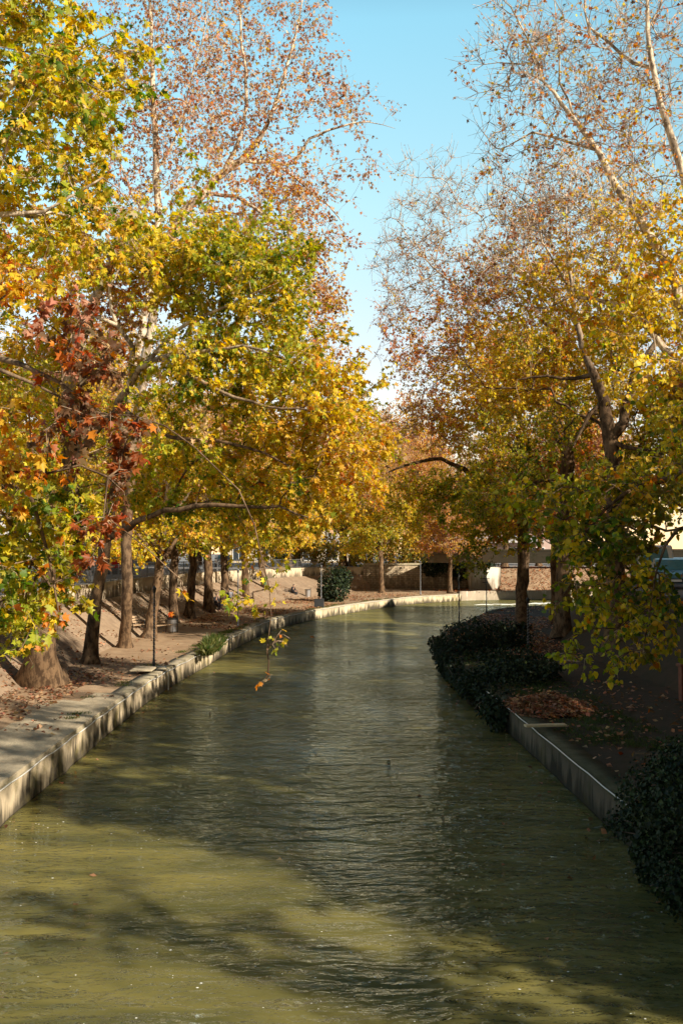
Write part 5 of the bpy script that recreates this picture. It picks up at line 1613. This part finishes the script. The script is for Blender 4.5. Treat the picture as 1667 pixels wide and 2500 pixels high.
# ------------------------------------------------------------------ people
def skin_mesh(name, verts, edges, radii, material, parent, levels=2, root=0):
    me = bpy.data.meshes.new(name)
    me.from_pydata(verts, edges, [])
    o = link(name, me, parent)
    sm = o.modifiers.new('skin', 'SKIN')
    sm.use_smooth_shade = True
    for i, d in enumerate(me.skin_vertices[0].data):
        r = radii[i]
        d.radius = r if isinstance(r, tuple) else (r, r)
        d.use_root = (i == root)
    sb = o.modifiers.new('subsurf', 'SUBSURF')
    sb.levels = levels
    sb.render_levels = levels
    dg = bpy.context.evaluated_depsgraph_get()
    m2 = bpy.data.meshes.new_from_object(o.evaluated_get(dg))
    m2.name = name
    o.modifiers.clear()
    o.data = m2
    m2.materials.clear()
    m2.materials.append(material)
    return o
def person(loc, rz, label, pose, top, trousers, group=None):
    """figure facing -Y in its own frame; pose 'walk' or 'sit'"""
    e = empty('person', loc, rz, label, 'person', group)
    if pose == 'walk':
        J = dict(pel=(0, 0, .95), wai=(0, .01, 1.10), che=(0, 0, 1.32), nec=(0, 0, 1.49), hed=(0, -.03, 1.60), top=(0, -.02, 1.72),
                 ls=(-.19, 0, 1.42), le=(-.25, .05, 1.14), lw=(-.24, -.06, .92), lh=(-.235, -.10, .83), rs=(.19, 0, 1.42), re=(.25, .06, 1.15), rw=(.25, .0, .91), rh=(.245, -.03, .82),
                 lhp=(-.09, 0, .90), lk=(-.10, -.12, .50), la=(-.10, -.12, .09), lt=(-.10, -.27, .04), rhp=(.09, 0, .90), rk=(.10, .04, .48), ra=(.10, .22, .12), rt=(.10, .10, .04))
    else:
        J = dict(pel=(0, .10, .53), wai=(0, .10, .68), che=(0, .02, .90), nec=(0, -.06, 1.06), hed=(0, -.12, 1.16), top=(0, -.13, 1.28),
                 ls=(-.19, -.02, 1.0), le=(-.27, -.12, .75), lw=(-.14, -.32, .68), lh=(-.07, -.38, .66), rs=(.19, -.02, 1.0), re=(.27, -.12, .75), rw=(.14, -.32, .68), rh=(.07, -.38, .67),
                 lhp=(-.10, .06, .52), lk=(-.14, -.36, .53), la=(-.13, -.40, .09), lt=(-.14, -.55, .04), rhp=(.10, .06, .52), rk=(.14, -.36, .53), ra=(.13, -.30, .09), rt=(.14, -.45, .04))
    names = list(J)
    ix = {n: i for i, n in enumerate(names)}
    rad = dict(pel=(.15, .11), wai=(.13, .10), che=(.16, .11), nec=.055, hed=(.075, .09), top=(.06, .07), ls=.065, le=.045, lw=.032, lh=(.036, .022), rs=.065, re=.045, rw=.032, rh=(.036, .022), lhp=.095, lk=.06, la=.042, lt=.04, rhp=.095, rk=.06, ra=.042, rt=.04)
    E = [('pel', 'wai'), ('wai', 'che'), ('che', 'nec'), ('nec', 'hed'), ('hed', 'top'), ('che', 'ls'), ('ls', 'le'), ('le', 'lw'), ('lw', 'lh'), ('che', 'rs'), ('rs', 're'), ('re', 'rw'), ('rw', 'rh'),
         ('pel', 'lhp'), ('lhp', 'lk'), ('lk', 'la'), ('la', 'lt'), ('pel', 'rhp'), ('rhp', 'rk'), ('rk', 'ra'), ('ra', 'rt')]
    verts = [J[n] for n in names]
    edges = [(ix[a], ix[b]) for a, b in E]
    radii = [rad[n] for n in names]
    # fingers and nose on the body
    def extra(a, p, r):
        verts.append(p); radii.append(r); edges.append((ix[a] if isinstance(a, str) else a, len(verts) - 1)); return len(verts) - 1
    for h in ('lh', 'rh'):
        c = Vector(J[h]); w = Vector(J[h[0] + 'w']); d_ = (c - w).normalized()
        s_ = d_.cross(Vector((0, 1, 0))).normalized()
        for k, ln in zip((-1.5, -.5, .5, 1.5), (.06, .075, .07, .05)):
            i1 = extra(h, tuple(c + s_ * k * .016 + d_ * ln * .6), .009)
            extra(i1, tuple(c + s_ * k * .018 + d_ * ln + Vector((0, -.02, 0))), .007)
        extra(h, tuple(c - d_ * .02 + s_ * -.05 + Vector((0, -.02, 0))), .009)
    hd = Vector(J['hed'])
    extra('hed', tuple(hd + Vector((0, -.115, -.005))), .014)
    skin_mesh('body', verts, edges, radii, M['skin'], e)
    def garment(name, parts, grow_, material, ends={}):
        vs_, es, rr = [], [], []
        idx = {}
        for a, b in parts:
            for n in (a, b):
                if n not in idx:
                    idx[n] = len(vs_); vs_.append(ends.get(n, J[n]))
                    r = rad[n]; r = r if isinstance(r, tuple) else (r, r)
                    rr.append((r[0] + grow_, r[1] + grow_))
            es.append((idx[a], idx[b]))
        return skin_mesh(name, vs_, es, rr, material, e, 2, 0)
    garment('jacket', [('pel', 'wai'), ('wai', 'che'), ('che', 'nec'), ('che', 'ls'), ('ls', 'le'), ('le', 'lw'), ('che', 'rs'), ('rs', 're'), ('re', 'rw')], .02, top)
    garment('trousers', [('pel', 'lhp'), ('lhp', 'lk'), ('lk', 'la'), ('pel', 'rhp'), ('rhp', 'rk'), ('rk', 'ra')], .015, trousers)
    for s in ('l', 'r'):
        a, t = Vector(J[s + 'a']), Vector(J[s + 't'])
        skin_mesh('shoe', [a + Vector((0, .04, -.04)), (a + t) / 2 + Vector((0, 0, -.02)), t], [(0, 1), (1, 2)], [.05, .048, .038], M['hair'], e)
    tp, hd = Vector(J['top']), Vector(J['hed'])
    skin_mesh('hair', [hd + Vector((0, .07, .0)), tp + Vector((0, .05, -.02)), tp + Vector((0, -.03, .01))], [(0, 1), (1, 2)], [(.08, .06), (.09, .08), (.07, .05)], M['hair'], e)
    for s in (-1, 1):
        MB().lathe([(.004, -.004), (.009, 0), (.004, .006)], hd + Vector((s * .032, -.088, .03)), 8, 'Y').build('eye', M['white_paint'], e)
    return e
q = on_plane(561, 1495, QZ + .05)
pw = person((q[0], q[1], QZ + .06), R(205), 'person walking away in a black jacket and tan trousers with a grey backpack', 'walk', M['black_cloth'], M['tan_cloth'])
bp_ = empty('backpack', (q[0], q[1], QZ + .06), R(205), 'grey backpack on the back of the walker in tan trousers', 'backpack')
MB().box((0, .20, 1.28), (.30, .17, .42), bev=.06).build('main_bag', M['grey_cloth'], bp_)
MB().box((0, .30, 1.20), (.22, .06, .20), bev=.02).build('front_pocket', M['grey_cloth'], bp_)
for s in (-1, 1):
    MB().tube([(s * .1, .12, 1.47), (s * .11, .0, 1.52), (s * .12, -.13, 1.42), (s * .13, -.12, 1.25), (s * .12, .12, 1.12)], .018, 6).build('strap', M['black_cloth'], bp_)
def on_bench(bq, rz, label, tr):
    c, s = math.cos(rz), math.sin(rz)
    off = Vector((0, .05, 0))
    return person((bq[0] - s * .05, bq[1] + c * .05, QZ + .07), rz, label, 'sit', M['black_cloth'], tr)
on_bench(bq2, R(55), 'person in dark clothes sitting on the shaded bench near the walker', M['navy_paint'])
on_bench(bq3, R(60), 'person in black leaning forward on the far bench near the round shrub', M['black_cloth'])

# ------------------------------------------------------------------ vehicles
def car(loc, rz, label, paint, L=4.2, W=1.72, H=1.48, van=False, name='parked_car', cat='car'):
    e = empty(name, loc, rz, label, cat)
    x0, x1 = -L / 2, L / 2
    if van:
        out = [(x0, .35), (x1 - .1, .30), (x1, .55), (x1 - .02, .95), (x1 - .75, 1.15), (x1 - 1.25, H - .08), (x1 - 1.5, H), (x0 + .08, H), (x0, H - .1)]
        win = [(x1 - .95, 1.12), (x1 - 1.34, H - .14), (x1 - 2.2, H - .14), (x1 - 2.2, 1.12)]
    else:
        out = [(x0 + .05, .32), (x1 - .08, .28), (x1, .50), (x1 - .04, .72), (x1 - 1.0, .92), (x1 - 1.75, H - .06), (x1 - 2.1, H), (x0 + 1.0, H - .02), (x0 + .25, .98), (x0, .90), (x0 - .02, .5)]
        win = [(x1 - 1.15, .95), (x1 - 1.82, H - .12), (x0 + 1.05, H - .12), (x0 + .45, .98)]
    m = MB().prism(out, -W / 2, W / 2)
    m.build('body', M[paint], e, bevel=.09)
    for s in (-1, 1):
        y = s * (W / 2 + .004)
        m = MB()
        n = len(win)
        m.add([(a, y, b) for a, b in win] + [(a, y - s * .02, b) for a, b in win], [tuple(range(n)), tuple(range(n, 2 * n))] + [(i, (i + 1) % n, (i + 1) % n + n, i + n) for i in range(n)])
        m.build('side_window', M['car_glass'], e)
    a, b = (out[4], out[5])
    c = ((a[0] + b[0]) / 2, 0, (a[1] + b[1]) / 2)
    ang_ = math.atan2(b[1] - a[1], b[0] - a[0])
    ln = math.hypot(b[0] - a[0], b[1] - a[1])
    m = MB()
    t = Vector((math.cos(ang_), 0, math.sin(ang_))); nn = Vector((-t.z, 0, t.x)); nn = nn if nn.x > 0 else -nn
    k = [(-.43, -.78), (.40, -.66), (.40, .66), (-.43, .78)]
    vv = [Vector(c) + t * (p * ln) + Vector((0, w_ * W / 2, 0)) + nn * .012 for p, w_ in k]
    m.add(vv + [v - nn * .03 for v in vv], [(0, 1, 2, 3), (7, 6, 5, 4), (0, 1, 5, 4), (1, 2, 6, 5), (2, 3, 7, 6), (3, 0, 4, 7)])
    m.build('windscreen', M['car_glass'], e)
    for xx in (x0 + .8, x1 - .8):
        for s in (-1, 1):
            w_ = MB().lathe([(.18, -.1), (.30, -.1), (.32, -.06), (.32, .06), (.30, .1), (.18, .1)], (xx, s * (W / 2 - .08), .32), 20, 'Y').build('wheel', M['tyre'], e)
            MB().lathe([(.04, -.02), (.18, -.015), (.19, .015), (.04, .03)], (xx, s * (W / 2 + .03), .32), 16, 'Y').build('rim', M['chrome'], w_)
    for s in (-1, 1):
        MB().box((x1 - .06, s * (W / 2 - .28), .66), (.16, .36, .15), bev=.04).build('headlight', M['lamp_lens'], e)
        MB().box((x0 + .03, s * (W / 2 - .2), .78), (.1, .22, .18), bev=.03).build('tail_light', M['red_paint'], e)
        MB().box((x1 - (1.15 if van else 1.4), s * (W / 2 + .09), 1.12 if van else .98), (.1, .18, .12), bev=.03).build('mirror', M['navy_paint'], e)
    MB().box((x1 + .01, 0, .42), (.1, W * .9, .2), bev=.04).build('bumper', M['navy_paint'], e)
    MB().box((x1 + .065, 0, .42), (.012, .5, .11)).build('number_plate', M['white_paint'], e)
    return e
def street_at(px, d, z=SZ):
    q = P(px, 1350, d)
    return (q[0], q[1], z)
car(street_at(1590, 58, SZ - .1), R(-100), 'white van with a blue tinted windscreen behind the right hand leaves', 'white_paint', 4.9, 1.9, 2.2, True, 'parked_van', 'van')
car(street_at(1640, 50, SZ - .1), R(-105), 'pale blue car with its windscreen towards us in front of the white van', 'teal_paint')
car(street_at(1675, 62, SZ - .1), R(-95), 'white car at the right frame edge beyond the pale blue one', 'white_paint')
car(street_at(285, 78), R(-70), 'bright red van half hidden behind the second left trunk', 'red_paint', 4.6, 1.8, 2.0, True, 'parked_van', 'van')
car(street_at(178, 95), R(190), 'white car with dark wheels on the far side of the left street', 'white_paint', H=1.5)
car(street_at(545, 120), R(-80), 'silver car parked beyond the railing behind the walker', 'silver_paint')
car(street_at(690, 128), R(-110), 'white car parked beyond the railing near the round shrub', 'white_paint')
# pale yellow and blue bus
be = empty('tour_bus', street_at(222, 100), R(8), 'old cream and blue bus with upright windows on the left street', 'bus')
MB().box((0, 0, .95), (6.2, 2.2, 1.1), bev=.1).build('lower_body', M['teal_paint'], be)
MB().box((0, 0, 2.85), (6.3, 2.3, .25), bev=.1).build('roof', M['cream_paint'], be)
for k in range(7):
    x = -3.0 + k * 1.0
    MB().box((x, 0, 2.1), (.14, 2.2, 1.3), bev=.01).build('window_post', M['cream_paint'], be)
    if k < 6:
        MB().box((x + .5, 0, 2.1), (.84, 2.1, 1.28)).build('window', M['glass'], be)
for x in (-2, 2):
    for s in (-1, 1):
        w_ = MB().lathe([(.2, -.12), (.42, -.12), (.44, -.06), (.44, .06), (.42, .12), (.2, .12)], (x, s * 1.02, .44), 20, 'Y').build('wheel', M['tyre'], be)
        MB().lathe([(.05, -.02), (.22, -.02), (.22, .02), (.05, .03)], (x, s * 1.15, .44), 14, 'Y').build('rim', M['chrome'], w_)
# blue motorcycle
me_ = empty('motorcycle', street_at(209, 84), R(15), 'blue motorcycle parked on the left street in front of the bus', 'motorcycle')
for x in (-.68, .68):
    w_ = MB().tube([(x + .29 * math.cos(t * math.pi / 10), 0, .32 + .29 * math.sin(t * math.pi / 10)) for t in range(21)], .055, 8, cap=False).build('wheel', M['tyre'], me_)
    m = MB()
    for k in range(6):
        a = k * math.pi / 3
        m.tube([(x, 0, .32), (x + .24 * math.cos(a), 0, .32 + .24 * math.sin(a))], .014, 5)
    m.tube([(x + .235 * math.cos(t * math.pi / 8), 0, .32 + .235 * math.sin(t * math.pi / 8)) for t in range(17)], .02, 6, cap=False)
    m.build('rim', M['chrome'], w_)
MB().tube([(.68, .08, .32), (.5, .08, .95)], .028, 6).tube([(.68, -.08, .32), (.5, -.08, .95)], .028, 6).build('fork', M['chrome'], me_)
MB().box((.18, 0, .82), (.55, .3, .26), bev=.09).box((.42, 0, .9), (.35, .36, .4), bev=.1).box((.1, 0, .5), (.5, .28, .3), bev=.06).build('fairing', M['blue_paint'], me_)
MB().box((-.35, 0, .82), (.7, .26, .12), bev=.05).build('saddle', M['tyre'], me_)
MB().box((-.55, 0, .68), (.45, .2, .16), bev=.05).build('tail', M['blue_paint'], me_)
MB().tube([(.48, -.34, 1.04), (.5, 0, .98), (.48, .34, 1.04)], .016, 6).build('handlebar', M['iron'], me_)
MB().tube([(.1, .16, .3), (-.7, .2, .36)], .05, 8).build('exhaust', M['chrome'], me_)

# ------------------------------------------------------------------ buildings
def building(loc, rz, w, dpt, floors, label, wall, cols, fh=3.1, balcony=True, roof='flat'):
    """front faces -Y in its own frame"""
    e = empty('apartment_building', loc, rz, label, 'building')
    H = floors * fh + .4
    MB().box((0, dpt / 2, H / 2 - .5), (w, dpt, H + 1.0)).build('wall', M[wall], e)
    if roof == 'flat':
        MB().box((0, dpt / 2, H + .25), (w + .5, dpt + .5, .45), bev=.05).build('roof', M['white_wall'], e)
    else:
        m = MB()
        m.add([(-w / 2 - .5, -.5, H), (w / 2 + .5, -.5, H), (w / 2 + .5, dpt + .5, H), (-w / 2 - .5, dpt + .5, H), (-w / 2 + 2, dpt / 2, H + 2.2), (w / 2 - 2, dpt / 2, H + 2.2)], [(0, 1, 5, 4), (1, 2, 5), (2, 3, 4, 5), (3, 0, 4), (3, 2, 1, 0)])
        m.build('roof', M['roof'], e)
    for f in range(floors):
        for c in range(cols):
            x = -w / 2 + w * (c + .5) / cols
            z = f * fh + 1.75
            fr = MB()
            ww, wh = (1.5, 1.5) if f else (2.0, 2.2)
            if not f: z = 1.45
            for (cx, cz, sx_, sz_) in ((-ww / 2, 0, .1, wh), (ww / 2, 0, .1, wh), (0, wh / 2, ww + .1, .1), (0, -wh / 2, ww + .1, .1), (0, 0, .06, wh)):
                fr.box((x + cx, -.03, z + cz), (sx_, .12, sz_))
            wdw = fr.build('window', M['white_paint'], e)
            MB().box((x, -.02, z), (ww - .05, .06, wh - .05)).build('pane', M['glass'], wdw)
        if balcony and f:
            z = f * fh + .35
            bb = MB().box((0, -.65, z), (w * .9, 1.3, .18), bev=.02).build('balcony', M['white_wall'], e)
            m = MB()
            m.box((0, -1.27, z + .55), (w * .9, .05, .9))
            m.build('balustrade', M['grey_wall'], bb)
    # a side elevation with windows too
    for f in range(floors):
        for s in (-1, 1):
            m = MB()
            m.box((s * (w / 2 + .01), dpt * .35, f * fh + 1.75), (.1, 1.3, 1.4))
            m.box((s * (w / 2 + .01), dpt * .7, f * fh + 1.75), (.1, 1.3, 1.4))
            m.build('side_window', M['glass'], e)
    return e
RB = R(-90)
building((30.5, 66, SZ - .1), RB, 22, 12, 4, 'beige apartment block with balconies glimpsed at the right edge', 'beige_wall', 6)
building((31.0, 38, SZ - .1), RB, 26, 12, 4, 'grey apartment block standing along the right street', 'grey_wall', 7)
building((31.0, 8, SZ - .1), RB, 24, 12, 4, 'white apartment block on the right street beside the bridge', 'white_wall', 6)
building((-40, 88, SZ), R(80), 24, 12, 4, 'white apartment block behind the left street trees', 'white_wall', 6)
building((-34, 136, SZ), R(25), 26, 12, 4, 'grey apartment block behind the far left trees', 'grey_wall', 7)
building((-4, 172, SZ), R(5), 24, 12, 3, 'warm plastered building seen through leaves above the far stone wall', 'beige_wall', 6)
building((26, 165, SZ), R(-6), 24, 12, 3, 'rose plastered building behind the far right trees', 'rose_wall', 6, roof='hip')

# the bridge the picture was taken from, below and behind the camera
nb = empty('road_bridge', (0, -6, 0), 0, 'concrete road bridge under the photographer, below the frame', 'bridge')
MB().box((0, -.3, 2.9), (26, 9.2, .9), bev=.05).build('deck', M['shade_quay'], nb)
MB().box((0, 4.15, 3.75), (26, .25, .8), bev=.03).build('parapet', M['parapet'], nb)
MB().box((0, -4.75, 3.75), (26, .25, .8), bev=.03).build('parapet', M['parapet'], nb)

# iron bracket on the abutment
q = Vector((18.9, 114.55, 2.2))
ib = MB()
ib.tube([(-.55, 0, 0), (.55, 0, 0)], .035, 6).tube([(0, 0, -.75), (0, 0, .55)], .035, 6).tube([(-.3, -.05, -.45), (.3, -.05, -.45)], .05, 6)
o = ib.build('iron_bracket', M['iron'])
o.location = q
tag(o, 'black iron cross bracket fixed to the pale abutment at the far end', 'bracket')

# ------------------------------------------------------------------ foam flecks, drifting leaves, ripples
rs_ = np.random.RandomState(12)
def flecks(n, y0, y1, x0, x1, smin, smax, seed):
    rs = np.random.RandomState(seed)
    p = np.c_[rs.uniform(x0, x1, n * 4), rs.uniform(y0, y1, n * 4), np.full(n * 4, .012)]
    keep = fbm(p * .7, seed) + rs.normal(0, .6, len(p)) > .55
    p = p[keep][:n]
    s = np.exp(rs.uniform(np.log(smin), np.log(smax), len(p)))
    k = 7
    th = np.linspace(0, 2 * np.pi, k, endpoint=False)
    rad = s[:, None] * rs.uniform(.6, 1.2, (len(p), k))
    V = np.stack([p[:, :1] + rad * np.cos(th), p[:, 1:2] + rad * np.sin(th) * .8, np.full((len(p), k), .006)], -1)
    top = np.c_[p[:, :2], .006 + s * .35]
    V = np.concatenate([V, top[:, None]], 1).reshape(-1, 3)
    T = np.array([(i, (i + 1) % k, k) for i in range(k)])[None] + (np.arange(len(p)) * (k + 1))[:, None, None]
    return V, T.reshape(-1, 3)
V, T = flecks(620, 10.5, 21, -6, 5.2, .004, .020, 4)
V2, T2 = flecks(120, 20, 34, -5.5, 5, .006, .014, 6)
me = np_mesh('foam_flecks', np.concatenate([V, V2]), [np.concatenate([T, T2 + len(V)])], M['foam'], None, True)
tag(link('foam_flecks', me), 'white flecks of foam drifting on the near water', 'foam', kind='stuff')
# leaves adrift, most of them along the quay walls
rs_ = np.random.RandomState(31)
p_ = [(rs_.uniform(-5.95, -5.5), rs_.uniform(14, 50), 0) for k in range(70)] + [(rs_.uniform(4.6, 5.3), rs_.uniform(13, 40), 0) for k in range(60)] + [(rs_.uniform(-5, 4.5), rs_.uniform(11, 60), 0) for k in range(60)]
fl_ = litter('drifting_leaves', None, [np.array(p_)], 33, .10, 'litter', .008, .004)
tag(fl_, 'small dull leaves drifting on the water along the walls', 'leaves', kind='stuff')
# white water at the bend
rs_ = np.random.RandomState(3)
m = MB()
for k in range(16):
    x = rs_.uniform(15.5, 26); y = 98 + (x - 15.5) * .35 + rs_.normal(0, .5)
    l_ = rs_.uniform(.4, 1.3)
    m.tube([(x - l_, y, .02), (x - l_ * .3, y + rs_.normal(0, .12), .07), (x + l_ * .4, y + rs_.normal(0, .12), .07), (x + l_, y, .02)], [.01, .03, .03, .01], 6)
tag(m.build('white_ripples', M['foam']), 'line of white broken water at the far bend', 'ripples', kind='stuff')
for (px, py, lab, c) in ((758, 1557, 'single orange leaf floating at mid river left of centre', C['orange']),):
    q = on_plane(px, py, 0.02)
    rs = np.random.RandomState(1)
    v, t, c_ = leaf_cloud(np.array([q]), np.array([[1., .3, 0]]), np.array([[.1, -.6, 1.]]), np.array([.3]), np.array([c]), NEAR, rs)
    tag(link('floating_leaf', np_mesh('floating_leaf', v, [t], M['leaf'], c_)), lab, 'leaf')
